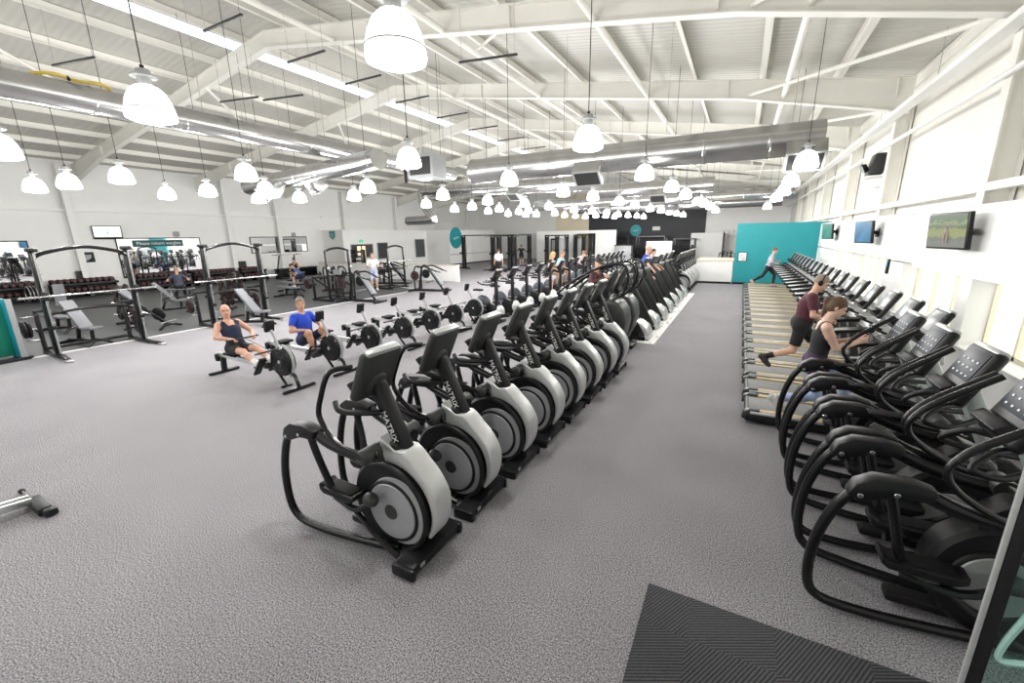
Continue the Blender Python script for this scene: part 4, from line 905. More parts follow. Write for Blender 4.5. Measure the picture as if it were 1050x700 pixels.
# T-bar row standing between the smith machines
t = thing('incline_row_machine', 'black plate loaded row machine with curved feet between the two smith machines', 'row machine', (-15.4, 6.0, 0), .5)
mk('leg', G().tube([(.35, -.42, .03), (.3, -.2, .10), (.28, 0, .12), (.3, .2, .10), (.35, .42, .03)], .04, 8, 4), KM, t)
mk('leg', G().tube([(-.75, -.35, .03), (-.7, 0, .1), (-.75, .35, .03)], .04, 8, 4), KM, t)
mk('spine', G().beam((.3, 0, .1), (-.75, 0, .95), .08, .1, .02).beam((-.72, 0, .1), (-.5, 0, .75), .07, .07, .02), KM, t)
mk('chest_pad', G().box((-.72, 0, 1.02), (.42, .28, .08), (0, .68, 0), .03), PAD, t)
mk('lever', G().tube([(.1, 0, .2), (-.15, 0, .42), (-.2, -.3, .55), (-.25, -.45, .58)], .028, 8, 3), STEEL, t)
mk('plate_stack', G().disc((-.05, .12, .42), .2, .08, 24, .02), K, t)
mk('grips', G().cyl((.3, -.3, .2), (.3, .3, .2), .02, 8), STEEL, t)
# dumbbells and racks along the left wall
def drack(label, loc, L, group):
    t = thing('dumbbell_rack', label, 'dumbbell rack', loc, 0, group)
    for z, x in ((.22, .28), (.62, .08)):
        mk('shelf', G().box((x, L/2, z), (.34, L, .05), (0, .28, 0), .012), KM, t)
        mk('lip', G().box((x+.16, L/2, z-.02), (.03, L, .12), bev=.01), K, t)
    for y in (.12, L/2, L-.12):
        mk('leg', G().prism([(-.14, 0), (.5, 0), (.48, .14), (.12, .60), (.0, .66), (-.14, .66)], y-.04, y+.04, 'y', .012), KM, t)
    mk('back_board', G().box((-.12, L/2, .45), (.03, L, .5)), K, t)
    return t
RK = [(5.45, 1.55), (7.2, 2.5), (10.5, 2.5), (13.2, 2.6), (15.9, 1.7)]
nm = ['at the near end beside the teal divider', 'below the small black notice', 'under the large mirror', 'under the far half of the large mirror', 'past the large mirror']
racks = [drack('two-tier black dumbbell rack ' + nm[i], (-28.45, y, .012), L, 'dumbbell racks') for i, (y, L) in enumerate(RK)]
db = thing('dumbbell', '', 'dumbbell')
mk('handle', G().cyl((-.1, 0, 0), (.1, 0, 0), .016, 8), STEEL, db)
for s in (-1, 1):
    h = mk('head', G().tube([(s*.06, 0, 0), (s*.08, 0, 0), (s*.19, 0, 0), (s*.205, 0, 0)], [.08, .1, .1, .085], 14), K, db)
    mk('end_ring', G().tube([(s*.15, 0, 0), (s*.19, 0, 0)], [.104, .104], 14).tube([(s*.2, 0, 0), (s*.212, 0, 0)], [.07, .06], 12), RED, h)
first = True
for i, (y, L) in enumerate(RK):
    k = int((L-.1)/.235)
    for tier, (z, x) in enumerate(((.365, .26), (.765, .06))):
        for j in range(k):
            loc = (-28.45+x, y+.14+j*.235, z+.022)
            lab = f"red-ringed dumbbell, {'lower' if tier == 0 else 'upper'} tier, rack {nm[i]}"
            gr = f"dumbbells, {'lower' if tier == 0 else 'upper'} tier, rack {nm[i]}"
            if first:
                db.location = loc; tag(db, lab, 'dumbbell', gr); first = False
            else: dup(db, loc, None, lab, gr)
# chrome plate tree with grey plates by the near rack and a few plates leaning
for k in range(4):
    t = thing('weight_plate', f'large grey weight plate leaning by the near dumbbell rack, {ORD[k]} of the leaning four', 'weight plate', (-27.55, 6.3+.11*k, .40), 0, 'leaning grey plates')
    mk('disc', G().disc((0, 0, 0), .36, .05, 32, .015, .03), K, t)
    mk('ring', G().ring((0, -.025, 0), .33, .022, 36, 8), ALU, t)
for k in range(3):
    t = thing('weight_plate', f'steel rimmed black plate standing by the rack under the mirror, {ORD[k]} of three', 'weight plate', (-27.6, 14.9+.12*k, .34), 0, 'rimmed plates by the mirror rack')
    mk('disc', G().disc((0, 0, 0), .32, .05, 32, .015, .03), K, t)
    mk('ring', G().ring((0, -.025, 0), .29, .02, 36, 8), ALU, t)
# plate trees on the dark flooring
def tree(label, loc, rz):
    t = thing('plate_tree', label, 'plate rack', loc, rz)
    mk('base', G().box((0, 0, .05), (.6, .09, .08), bev=.02).box((0, 0, .05), (.09, .6, .08), bev=.02), KM, t)
    mk('post', G().box((0, 0, .62), (.09, .09, 1.2), bev=.015), KM, t)
    for z in (.32, .68, 1.04):
        for s in (-1, 1): mk('peg', G().cyl((0, 0, z), (0, s*.3, z+.03), .024, 8), STEEL, t)
    return t
for k, (x, y, nm_) in enumerate([(-17.2, 5.9, 'behind the near smith machine'), (-17.0, 8.9, 'behind the second smith machine'), (-18.6, 10.2, 'beside the empty flat bench')]):
    tree('black plate tree ' + nm_, (x, y, .012), 0)
    for q, z in enumerate((.33, .69, 1.05)):
        for s in (-1, 1): dup(pl, (x, y+s*.14, z+.012-.155 if 0 else z+.03), None, f"plate, {['lower', 'middle', 'upper'][q]} {'far' if s > 0 else 'near'} peg, plate tree {nm_}")
# mirrors
def mirror(label, y0, y1, z0, z1):
    t = thing('wall_mirror', label, 'mirror', (XL+.09, (y0+y1)/2, z0))
    mk('glass', G().box((.025, 0, (z1-z0)/2), (.02, y1-y0, z1-z0)), MIRROR, t, False)
    f = G()
    for s in (-1, 1): f.box((.02, s*(y1-y0)/2, (z1-z0)/2), (.04, .05, z1-z0+.05))
    for z in (0, z1-z0): f.box((.02, 0, z), (.04, y1-y0, .05))
    mk('frame', f, K, t)
mirror('wall mirror at the near end behind the teal divider', 1.5, 7.0, .85, 2.68)
mirror('large wall mirror under the weights banner', 10.2, 14.15, .72, 2.76)
mirror('high wall mirror at the far end above the bench users', 17.2, 21.4, 1.72, 2.76)
# banner, notices, television on the left wall
t = thing('wall_banner', 'long dark teal banner asking to return weights above the large mirror', 'banner', (XL+.2, 12.05, 2.48))
mk('board', G().box((0, 0, 0), (.03, 2.3, .34), bev=.008), mat('deep teal board', (.01, .085, .10), .5, noise=.05), t)
text('lettering', 'Please return weights', LETTER, t, .24, frameM(Vector((.022, 0, 0)), (0, 1, 0), (0, 0, 1)))
t = thing('wall_notice', 'small black square notice on the wall above the dumbbells', 'notice', (XL+.11, 8.9, 1.86))
mk('board', G().box((0, 0, 0), (.03, .62, .5), bev=.008), K, t)
mk('emblem', G().prism([(-.2, .12), (.2, .12), (.17, -.05), (0, -.17), (-.17, -.05)], .016, .02, 'x'), PANEL, t)
t = thing('wall_television', 'wide television with white and green picture on the wall above the weights area', 'television', (XL+.3, 9.88, 3.06), -.25)
mk('case', G().box((0, 0, 0), (.07, 1.12, .66), (0, .12, 0), .015), K, t)
mk('picture', G().box((.038, 0, .03), (.006, 1.04, .52), (0, .12, 0)), mat('bright tv picture', (.80, .95, .84), .4, emit=.9, noise=.1, nscale=1.5), t)
mk('arrow', G().prism([(-.05, -.12), (.06, .0), (-.05, .12), (-.02, 0)], .05, .053, 'x'), mat('arrow green', (.25, .6, .3), .5, emit=.3), t)
mk('bracket', G().box((-.12, 0, 0), (.22, .16, .2), bev=.01), K, t)
for k, (y, h) in enumerate([(13.0, 2.98), (20.4, 2.92)]):
    t = thing('wall_sensor', f"small pale boxed sensor high on the weights wall above the {'large' if k == 0 else 'high far'} mirror", 'sensor', (XL+.13, y, h))
    mk('case', G().box((0, 0, 0), (.1, .3, .28), bev=.04), PANEL, t); mk('stalk', G().cyl((-.05, 0, 0), (-.02, 0, -.2), .03, 8), LG, t)
for k, (y, h) in enumerate([(8.55, 1.02), (16.4, 1.05)]):
    t = thing('wall_speaker', f"small dark speaker box on the wall {'just above the dumbbells below the black notice' if k == 0 else 'past the large mirror'}", 'speaker', (XL+.18, y, h))
    mk('case', G().box((0, 0, 0), (.18, .42, .4), bev=.03), DG, t); mk('grille', G().box((.092, 0, 0), (.006, .34, .32)), K, t)
t = thing('shield_sign', 'small teal shield sign high on the grey face of the office block', 'sign', (-27.8, 22.87, 2.85))
mk('shield', G().prism([(-.32, .3), (.32, .3), (.3, -.12), (0, -.34), (-.3, -.12)], -.02, .0, 'y', .006), TEAL, t)
mk('emblem', G().box((0, -.03, .05), (.36, .01, .12)).box((0, -.03, -.1), (.2, .01, .08)), LG, t)
# round teal signs
for k, (loc, R, ax) in enumerate([((-23.96, 33.7, 2.5), .98, 'x'), ((-9.65, 44.86, 2.95), .56, 'y')]):
    t = thing('round_sign', ['large round teal sign on the white office wall', 'round teal sign with a white slanted word on the black end wall'][k], 'sign', loc, PI/2 if ax == 'x' else 0)
    mk('disc', G().disc((0, 0, 0), R, .05, 48, .01), TEAL, t)
    text('lettering', 'energie' if 0 else 'fitness', LETTER, t, R*.34, frameM(Vector((0, -.03, 0)), (1, 0, .22), (-.22, 0, 1)))
t = thing('wall_sign', 'small white rectangular sign on the black end wall', 'sign', (-7.65, 44.86, 3.1))
mk('board', G().box((0, 0, 0), (.7, .04, .34), bev=.01), LETTER, t); mk('edge', G().box((0, .005, 0), (.76, .03, .40), bev=.01), PANEL, t)
t = thing('wall_lettering', 'grey spaced lettering on the white end wall beside the teal wall', 'lettering', (-.75, 44.9, 2.5))
GT = mat('grey lettering', (.42, .42, .42), .6)
text('upper_word', 'E X T R A', GT, t, .42, frameM(Vector((0, 0, .12)), (1, 0, 0), (0, 0, 1)))
text('lower_word', 'P U S H', GT, t, .42, frameM(Vector((.2, 0, -.32)), (1, 0, 0), (0, 0, 1)))
t = thing('wall_lettering', 'faint teal lettering on the teal wall above the framed notice', 'lettering', (.2, 24.54, 2.9)) if 0 else None
# notice on the teal wall
t = thing('framed_notice', 'framed white notice on the teal wall', 'notice', (.09, 24.53, 1.38))
mk('frame', G().box((0, 0, 0), (.40, .03, .46), bev=.008), K, t); mk('sheet', G().box((0, -.018, 0), (.34, .006, .40)), LETTER, t)
mk('print', G().box((-.05, -.023, .1), (.16, .003, .03)).box((0, -.023, .02), (.26, .003, .02)).box((0, -.023, -.06), (.26, .003, .02)).box((.06, -.023, -.13), (.12, .003, .04)), PANEL, t)
# teal divider at the left edge
t = thing('divider_panel', 'teal edged divider panel with green face standing at the left edge', 'divider', (-14.30, 2.84, 0), .12)
mk('edge_board', G().box((0, .02, .7), (.34, .08, 1.34), bev=.01), TEALB, t)
mk('face_board', G().box((-.1, -1.1, .7), (.1, 2.2, 1.2), bev=.01), GREENP, t)
for s in (-1, 1): mk('side_trim', G().box((s*.18, .02, .7), (.03, .1, 1.36), bev=.006), PANEL, t)
mk('plinth', G().box((-.02, -.6, .03), (.5, 1.5, .07), bev=.01), K, t)
# power racks
def prack(label, loc, rz, group):
    t = thing('power_rack', label, 'rack', loc, rz, group)
    w = 1.15
    for y in (0, w):
        mk('upright', G().box((0, y, 1.06), (.08, .08, 2.1), bev=.01), KM, t)
        mk('upright', G().box((-.95, y, .5), (.08, .08, 1.0), bev=.01), KM, t)
        mk('base_rail', G().box((-.45, y, .05), (1.3, .08, .08), bev=.01), KM, t)
        mk('brace', G().beam((-.9, y, .95), (0, y, .55), .06, .06, .01), KM, t)
        mk('side_arm', G().box((-.45, y, .98), (.95, .06, .06), bev=.01), KM, t)
        mk('hook', G().box((.06, y, 1.35), (.09, .05, .14), bev=.01), STEEL, t)
        mk('peg', G().cyl((-.95, y, .72), (-.95, y+(.3 if y else -.3), .72), .024, 8), STEEL, t)
    mk('arch', G().tube([(0, 0, 2.05), (0, .2, 2.13), (0, w/2, 2.18), (0, w-.2, 2.13), (0, w, 2.05)], .045, 8, 4), KM, t)
    mk('cross_rail', G().box((-.95, w/2, .98), (.08, w, .08), bev=.01).box((-.95, w/2, .1), (.08, w, .08), bev=.01), KM, t)
    mk('mid_rail', G().box((0, w/2, .1), (.08, w, .08), bev=.01), KM, t)
    return t
pr = prack('black power rack closest to the smith machines at the edge of the dark flooring', (-14.95, 11.85, .012), 0, 'power racks')
dup(pr, (-15.7, 16.1, 0), 0, 'black power rack beside the low white wall, behind the man in white')
for k, y in enumerate((11.62, 11.56, 13.25, 13.3)):
    dup(pl, (-15.9, y, .74), None, f"red-ringed plate on the {'near' if k < 2 else 'far'} peg of the power rack, {['inner', 'outer'][k % 2]} one")
def barbell(label, loc, rz):
    t = thing('barbell', label, 'barbell', loc, rz)
    mk('bar', G().cyl((0, -1.05, 0), (0, 1.05, 0), .016, 8).cyl((0, -1.05, 0), (0, -.7, 0), .025, 8).cyl((0, .7, 0), (0, 1.05, 0), .025, 8), STEEL, t)
    for s in (-1, 1): mk('collar', G().disc((0, s*.72, 0), .045, .04, 14), K, t)
    return t
barbell('bare steel barbell resting on the hooks of the power rack beside the man in white', (-15.62, 16.67, 1.40), 0)
b = barbell('barbell with black end plates held high on the rack below the far mirror', (-26.9, 18.3, 1.6), 0)
t = thing('weight_rack', 'slanted black barbell holder below the far mirror', 'rack', (-27.2, 18.3, 0))
for s in (-1, 1): mk('upright', G().beam((-.3, s*.55, .02), (.3, s*.55, 1.56), .07, .07, .01, (1, 0, 0)), KM, t)
mk('base', G().box((0, 0, .05), (.7, 1.3, .08), bev=.01), KM, t)
# plate-loaded machines near the racks
def lever(label, loc, rz, group):
    t = thing('plate_loaded_machine', label, 'plate loaded machine', loc, rz, group)
    mk('base', G().beam((-.9, 0, .06), (.95, 0, .06), .1, .1, .02).box((.95, 0, .05), (.1, .8, .09), bev=.02).box((-.9, 0, .05), (.1, .9, .09), bev=.02), KM, t)
    mk('back_pad', G().box((.42, 0, .72), (.95, .30, .09), (0, .95, 0), .035), PAD, t)
    mk('seat_pad', G().box((.05, 0, .48), (.34, .34, .08), (0, -.2, 0), .03), PAD, t)
    mk('main_post', G().beam((.75, 0, .08), (-.1, 0, 1.25), .1, .1, .02, (1, 0, 0)).beam((-.55, 0, .08), (-.35, 0, 1.2), .1, .1, .02, (1, 0, 0)), KM, t)
    for s in (-1, 1):
        mk('lever_arm', G().tube([(-.35, s*.38, 1.18), (.0, s*.42, 1.22), (.4, s*.40, 1.08), (.6, s*.36, 1.0)], .035, 8, 4), KM, t)
        mk('grip', G().cyl((.55, s*.36, 1.02), (.8, s*.36, .95), .024, 8), K, t)
        mk('arch', G().tube([(-.6, s*.32, .06), (-.6, s*.36, .9), (-.5, s*.36, 1.2), (-.3, s*.36, 1.22)], .035, 8, 4), KM, t)
        p = mk('loaded_plate', G().disc((-.45, s*.55, .8), .22, .05, 28, .012), K, t)
        mk('ring', G().ring((-.45, s*.578, .8), .16, .014, 24, 6), RED, p)
        mk('peg', G().cyl((-.45, s*.4, .8), (-.45, s*.72, .8), .024, 8), STEEL, t)
    return t
lv = lever('black plate loaded press with upright grey pad at the edge of the dark flooring', (-13.75, 12.4, 0), .12, 'plate loaded machines')
dup(lv, (-17.4, 14.2, .012), -.4, 'black plate loaded machine with red plates behind the power rack')
dup(lv, (-13.3, 16.3, 0), .2, 'black incline press with slanted pad in front of the low white wall')
dup(lv, (-17.4, 18.1, .012), .4, 'black plate loaded machine against the low white wall behind the second rack')
# shelf of small weights and benches against the dark wall
t = thing('storage_rack', 'tall black storage rack with shelves of small weights by the grey office wall', 'storage rack', (-24.6, 22.3, 0))
for y in (-.5, .5):
    mk('side_frame', G().box((y, 0, .9), (.06, .4, 1.8), bev=.01), KM, t)
for z in (.3, .62, .94, 1.26, 1.58):
    s = mk('shelf', G().box((0, 0, z), (1.0, .4, .04)), KM, t)
    g = G()
    for i in range(5): g.ell((-.36+.18*i, -.08, z+.08), (.07, .07, .06), 8)
    mk('weights', g, K, s)
t = thing('storage_bench', 'long low black bench against the grey office wall', 'bench', (-26.2, 21.6, 0))
mk('top', G().box((0, 0, .82), (2.6, .9, .12), bev=.02), K, t)
mk('body', G().box((0, 0, .4), (2.4, .8, .8), bev=.01), KM, t)
t = thing('storage_bench', 'black storage bench below the high far mirror', 'bench', (-28.15, 19.75, 0))
mk('top', G().box((0, 0, .58), (.7, 3.0, .08), bev=.02), K, t); mk('body', G().box((0, 0, .28), (.6, 2.9, .55)), KM, t)
# ================================================================ cable area and far equipment
def tower(t, x, y, h=2.4, stack=True, rz=0):
    mk('tower', G().box((x-.16, y, h/2), (.07, .1, h), bev=.01).box((x+.16, y, h/2), (.07, .1, h), bev=.01).box((x, y, h-.04), (.4, .14, .08)).box((x, y, .06), (.6, .5, .1), bev=.02), KM, t)
    if stack: mk('weight_stack', G().box((x, y, .6), (.22, .16, 1.0)), DG, t)
    mk('guide_rod', G().cyl((x-.06, y, .1), (x-.06, y, h-.05), .014, 6).cyl((x+.06, y, .1), (x+.06, y, h-.05), .014, 6), DG, t)
    mk('shroud', G().box((x, y+.06, h*.5), (.26, .04, h*.9), bev=.01), K, t)
    mk('pulley_arm', G().beam((x, y-.1, 1.4), (x+.02, y-.5, 1.3), .06, .08, .01).disc((x, y-.52, 1.28), .07, .04, 14), K, t)
    mk('foot', G().beam((x-.1, y, .05), (x+.9, y-.5, .05), .08, .08, .02).beam((x, y, .05), (x-.7, y-.4, .05), .08, .08, .02), K, t)
t = thing('cable_crossover', 'wide black cable crossover frame with a long top bar next to the round teal sign', 'cable machine', (-20.3, 29.6, 0))
tower(t, 0, 0, 2.7); tower(t, 3.9, 4.4, 2.7)
mk('top_bar', G().beam((0, 0, 2.68), (3.9, 4.4, 2.68), .1, .1, .02), KM, t)
mk('side_pad', G().box((.35, -.2, 1.5), (.05, .16, .9), bev=.02), PAD, t)
t = thing('cable_station', 'tall black multi cable station behind the walker in white', 'cable machine', (-16.0, 28.6, 0))
for x, y in ((-.9, 0), (0, -.6), (.9, .1), (.1, .9)): tower(t, x, y, 2.65)
mk('top_frame', G().beam((-.9, 0, 2.62), (.9, .1, 2.62), .1, .1, .02).beam((0, -.6, 2.62), (.1, .9, 2.62), .1, .1, .02), KM, t)
mk('pull_up_bar', G().tube([(-1.5, -.3, 2.5), (-.9, 0, 2.62), (.9, .1, 2.62), (1.5, -.2, 2.5)], .03, 8, 3), STEEL, t)
mk('seat', G().box((.5, -1.1, .45), (.4, .4, .08), bev=.02).box((.5, -1.1, .22), (.1, .1, .44)), PAD, t)
t = thing('cable_station', 'black cable machine with a full height grey weight cover right of the crossover', 'cable machine', (-15.6, 36.0, 0))
for x in (0, 1.0, 1.9): tower(t, x, 0, 2.6)
mk('top_frame', G().beam((-.2, 0, 2.58), (2.1, 0, 2.58), .14, .1, .02), KM, t)
mk('weight_cover', G().box((1.45, .05, 1.25), (.7, .12, 2.1), bev=.02), PANEL, t)
t = thing('cable_station', 'dark cable machine standing in the doorway of the far partition', 'cable machine', (-13.3, 39.2, 0))
for x in (-.7, .1, .8): tower(t, x, 0, 2.6)
mk('top_frame', G().beam((-.9, 0, 2.58), (1.0, 0, 2.58), .14, .1, .02), KM, t)
mk('weight_cover', G().box((-.3, .05, 1.25), (.5, .12, 2.0), bev=.02), PANEL, t)
t = thing('storage_cabinet', 'tall black vending cabinet beside the far partition', 'cabinet', (-16.1, 39.5, 0))
mk('body', G().box((0, 0, 1.15), (.9, .7, 2.3), bev=.02), K, t); mk('front', G().box((0, -.36, 1.3), (.7, .03, 1.7), bev=.01), PANEL, t)
def rig(label, loc, w, d, h, group):
    t = thing('training_rig', label, 'training rig', loc, 0, group)
    for x in (0, w):
        for y in (0, d): mk('post', G().box((x, y, h/2), (.09, .09, h)), KM, t)
    mk('top_frame', G().box((w/2, 0, h), (w, .09, .09)).box((w/2, d, h), (w, .09, .09)).box((0, d/2, h), (.09, d, .09)).box((w, d/2, h), (.09, d, .09)), KM, t)
    mk('shelf', G().box((w/2, d/2, .7), (w, d, .08)).box((w/2, d/2, 1.3), (w, d*.8, .06)), K, t)
    g = G()
    for i in range(int(w/.35)): g.ell((.2+.35*i, d/2, .86), (.13, .13, .13), 10).ell((.2+.35*i, d/2, 1.45), (.12, .12, .12), 10)
    mk('kit_balls', g, DG, t)
    return t
rig('black training rig loaded with kit, left of the far round teal sign', (-12.0, 42.6, 0), 2.2, 1.0, 2.3, 'training rigs')
rig('tall black training rig under the white sign on the black end wall', (-9.0, 42.4, 0), 2.6, 1.2, 2.35, 'training rigs')
rig('black training rig right of the white board before the black end wall', (-5.6, 42.4, 0), 1.8, 1.0, 2.1, 'training rigs')
t = thing('white_board', 'white freestanding board beyond the stair climbers before the black end wall', 'board', (-6.2, 38.2, 0))
mk('board', G().box((0, 0, 1.35), (2.1, .06, 1.25), bev=.01), LETTER, t)
for s in (-1, 1): mk('leg', G().box((s*.9, 0, .4), (.06, .4, .8)), K, t)
t = thing('equipment_crate', 'grey storage crate by the end of the white partition', 'crate', (-9.4, 39.1, 0))
mk('body', G().box((0, 0, .8), (1.5, .8, 1.6), bev=.02), PANEL, t); mk('lid', G().box((0, 0, 1.62), (1.56, .86, .08), bev=.02), DG, t)
# spin bikes by the end wall
def spin(label, loc, rz, group):
    t = thing('spin_bike', label, 'exercise bike', loc, rz, group)
    mk('frame', G().beam((.0, 0, .05), (.0, 0, .05+.001), .5, .08).beam((-.45, 0, .2), (.5, 0, .55), .06, .1, .01).beam((-.5, 0, .06), (-.2, 0, .95), .06, .06, .01, (1, 0, 0)).beam((.55, 0, .06), (.35, 0, 1.0), .06, .06, .01, (1, 0, 0)).box((-.5, 0, .04), (.08, .5, .06)).box((.55, 0, .04), (.08, .5, .06)), KM, t)
    mk('flywheel', G().disc((.42, 0, .34), .24, .06, 24, .01), DG, t)
    mk('saddle', G().ell((-.2, 0, 1.0), (.14, .08, .04), 10), KR, t)
    mk('handlebar', G().tube([(.2, -.22, 1.1), (.4, -.2, 1.06), (.4, .2, 1.06), (.2, .22, 1.1)], .02, 6, 3), K, t)
    return t
sp = spin('black spin bike below the grey lettering, front of the group beside the teal wall', (-1.0, 36.2, 0), .4, 'spin bikes beside the teal wall')
for k, (x, y) in enumerate([(-.2, 37.4), (-1.3, 38.6), (-.5, 39.8), (-1.1, 41.2)]):
    dup(sp, (x, y, 0), .4, f'black spin bike below the grey lettering, {ORD[k+1]} row back beside the teal wall')
k = 0
for i in range(5):
    for j in range(2):
        dup(sp, (-10.2+1.5*j+.3*i, 24.5+2.0*i, 0), 0, f'distant black spin bike between the two riders and the white partition, {ORD[k]} from the front', 'distant spin bikes in the middle of the hall'); k += 1
# ================================================================ right wall fittings
def walltv(label, y, z, w, h, rz, m, group):
    t = thing('wall_television', label, 'television', (XR-.30, y, z), rz, group)
    mk('case', G().box((0, 0, 0), (.06, w, h), (0, -.08, 0), .012), K, t)
    mk('picture', G().box((-.034, 0, .0), (.006, w*.92, h*.9), (0, -.08, 0)), m, t)
    mk('arm', G().beam((.03, 0, 0), (.32, -.10, -.02), .06, .10, .015), K, t)
    mk('plate', G().box((.28, -.08, -.02), (.04, .2, .22), bev=.01), K, t)
    return t
def tvmat():
    m = mat('tv picture of a green field', (.3, .4, .2), .3); nt = m.node_tree; b = nt.nodes['Principled BSDF']; L = nt.links.new
    tc = nt.nodes.new('ShaderNodeTexCoord'); s = nt.nodes.new('ShaderNodeSeparateXYZ'); L(tc.outputs['Generated'], s.inputs[0])
    n = nt.nodes.new('ShaderNodeTexNoise'); n.inputs['Scale'].default_value = 9; L(tc.outputs['Generated'], n.inputs['Vector'])
    ad = nt.nodes.new('ShaderNodeMath'); ad.operation = 'MULTIPLY_ADD'; ad.inputs[1].default_value = .35; L(n.outputs['Fac'], ad.inputs[0]); L(s.outputs['Z'], ad.inputs[2])
    r = nt.nodes.new('ShaderNodeValToRGB'); e = r.color_ramp.elements
    e[0].position = .35; e[0].color = (.30, .32, .28, 1); e[1].position = 1.0; e[1].color = (.05, .14, .02, 1)
    for p, c in ((.45, (.22, .25, .20, 1)), (.52, (.45, .50, .16, 1)), (.72, (.34, .40, .10, 1)), (.80, (.06, .12, .03, 1)), (.9, (.30, .42, .18, 1))):
        x = e.new(p); x.color = c
    L(ad.outputs[0], r.inputs['Fac']); b.inputs['Base Color'].default_value = (.02, .02, .02, 1); L(r.outputs['Color'], b.inputs['Emission Color']); b.inputs['Emission Strength'].default_value = .8
    return m
t1 = walltv('wall television nearest the glass door showing a figure on a green field', 9.25, 2.53, .92, .56, .22, tvmat(), 'televisions on the window wall')
PIN = mat('figure tone', (.10, .05, .03), .5, emit=.2)
mk('figure', G().box((-.04, -.02, .03), (.004, .05, .16)).box((-.04, -.05, -.1), (.004, .04, .16)).box((-.04, .02, -.1), (.004, .04, .16)).box((-.04, -.02, .13), (.004, .05, .05)).box((-.04, -.02, .05), (.004, .18, .03)), PIN, t1)
BLUE = mat('blue tv picture', (.012, .10, .20), .3, emit=.6, noise=.5, nscale=3)
walltv('wall television with a blue picture, middle of the three on the window wall', 14.65, 2.52, .92, .58, .22, BLUE, 'televisions on the window wall')
walltv('small far wall television with green picture beside the teal wall', 20.3, 2.55, .9, .56, .22, mat('green tv picture', (.015, .13, .10), .3, emit=.5, noise=.4, nscale=3), 'televisions on the window wall')
t = thing('wall_phone', 'small dark control panel on the pale wall between the windows', 'control panel', (XR-.02, 13.2, 1.72))
mk('case', G().box((0, 0, 0), (.05, .12, .34), bev=.01), K, t); mk('display', G().box((-.027, 0, .06), (.004, .09, .12)), TEAL, t)
t = thing('wall_speaker', 'black loudspeaker on a shelf high on the right wall between the columns', 'speaker', (XR-.02, 16.0, 4.35))
mk('case', G().prism([(-.22, -.28), (.12, -.28), (.2, .28), (-.1, .28)], -.24, .24, 'y', .03), DG, t)
mk('horn', G().cyl((-.22, 0, -.05), (-.32, 0, -.1), .1, 16, .14), K, t)
mk('shelf', G().box((0, 0, -.33), (.5, .7, .04)), WHITE, t); mk('bracket', G().box((.1, 0, -.6), (.2, .5, .04)).cyl((.1, 0, -.33), (.1, 0, -.6), .02, 8), WHITE, t)
# cable tray high on the right wall
t = thing('cable_tray', 'long white cable tray running high along the right wall', 'cable tray', (XR-.12, 0, 5.28))
mk('tray', G().box((0, 20, 0), (.22, 49, .02)).box((-.11, 20, .04), (.012, 49, .09)).box((.11, 20, .04), (.012, 49, .09)), WHITE, t)
mk('cables', G().tube([(-.03, -4, .035), (-.02, 44, .035)], .02, 6).tube([(.04, -4, .03), (.03, 44, .03)], .016, 6), K, t)
for y in range(0, 45, 4): mk('hanger', G().cyl((0, y, .02), (0, y, 1.0), .008, 6), STEEL, t)
# ================================================================ doormat and glass door
def matmat():
    m = mat('ribbed charcoal matting', (.03, .031, .034), .9); nt = m.node_tree; b = nt.nodes['Principled BSDF']; L = nt.links.new
    tc = nt.nodes.new('ShaderNodeTexCoord')
    ch = nt.nodes.new('ShaderNodeTexChecker'); ch.inputs['Scale'].default_value = 2.0; L(tc.outputs['Object'], ch.inputs['Vector'])
    ws = []
    for rz in (.5, 1.1):
        mp = nt.nodes.new('ShaderNodeMapping'); mp.inputs['Rotation'].default_value = (0, 0, rz); L(tc.outputs['Object'], mp.inputs['Vector'])
        w = nt.nodes.new('ShaderNodeTexWave'); w.inputs['Scale'].default_value = 16; w.inputs['Distortion'].default_value = 1.5; w.inputs['Detail'].default_value = 3; w.inputs['Detail Scale'].default_value = 6
        L(mp.outputs[0], w.inputs['Vector']); ws.append(w)
    mx = nt.nodes.new('ShaderNodeMix'); L(ch.outputs['Fac'], mx.inputs[0]); L(ws[0].outputs['Fac'], mx.inputs[2]); L(ws[1].outputs['Fac'], mx.inputs[3])
    r = nt.nodes.new('ShaderNodeValToRGB'); r.color_ramp.elements[0].color = (.012, .012, .014, 1); r.color_ramp.elements[1].color = (.085, .087, .095, 1)
    L(mx.outputs[0], r.inputs['Fac']); L(r.outputs['Color'], b.inputs['Base Color'])
    bp = nt.nodes.new('ShaderNodeBump'); bp.inputs['Strength'].default_value = .5; bp.inputs['Distance'].default_value = .005; L(mx.outputs[0], bp.inputs['Height']); L(bp.outputs['Normal'], b.inputs['Normal'])
    return m
o = mk('entrance_mat', G().box((0, 0, .007), (2.6, 1.7, .014), bev=.004), matmat(), None, True, (.94, 1.93, 0)); tag(o, 'dark ribbed entrance mat on the carpet by the glass door', 'mat')
DX, DY = .908, 1.893
t = thing('glass_door', 'open glass door leaf with silver edge and frosted swirl at the lower right corner', 'door', (DX, DY, 0), -.35)
mk('edge_strip', G().box((0, 0, 1.05), (.014, .05, 2.08), bev=.003), LG, t)
mk('stile', G().box((.026, 0, 1.05), (.036, .045, 2.08), bev=.004), K, t)
mk('stile', G().box((.87, 0, 1.05), (.075, .045, 2.08), bev=.004), K, t)
mk('rail', G().box((.46, 0, .06), (.76, .045, .10), bev=.004), K, t)
mk('rail', G().box((.46, 0, 2.05), (.76, .045, .08), bev=.004), K, t)
gl = mk('glass', G().box((.44, 0, 1.05), (.80, .010, 1.92)), GLASSD, t)
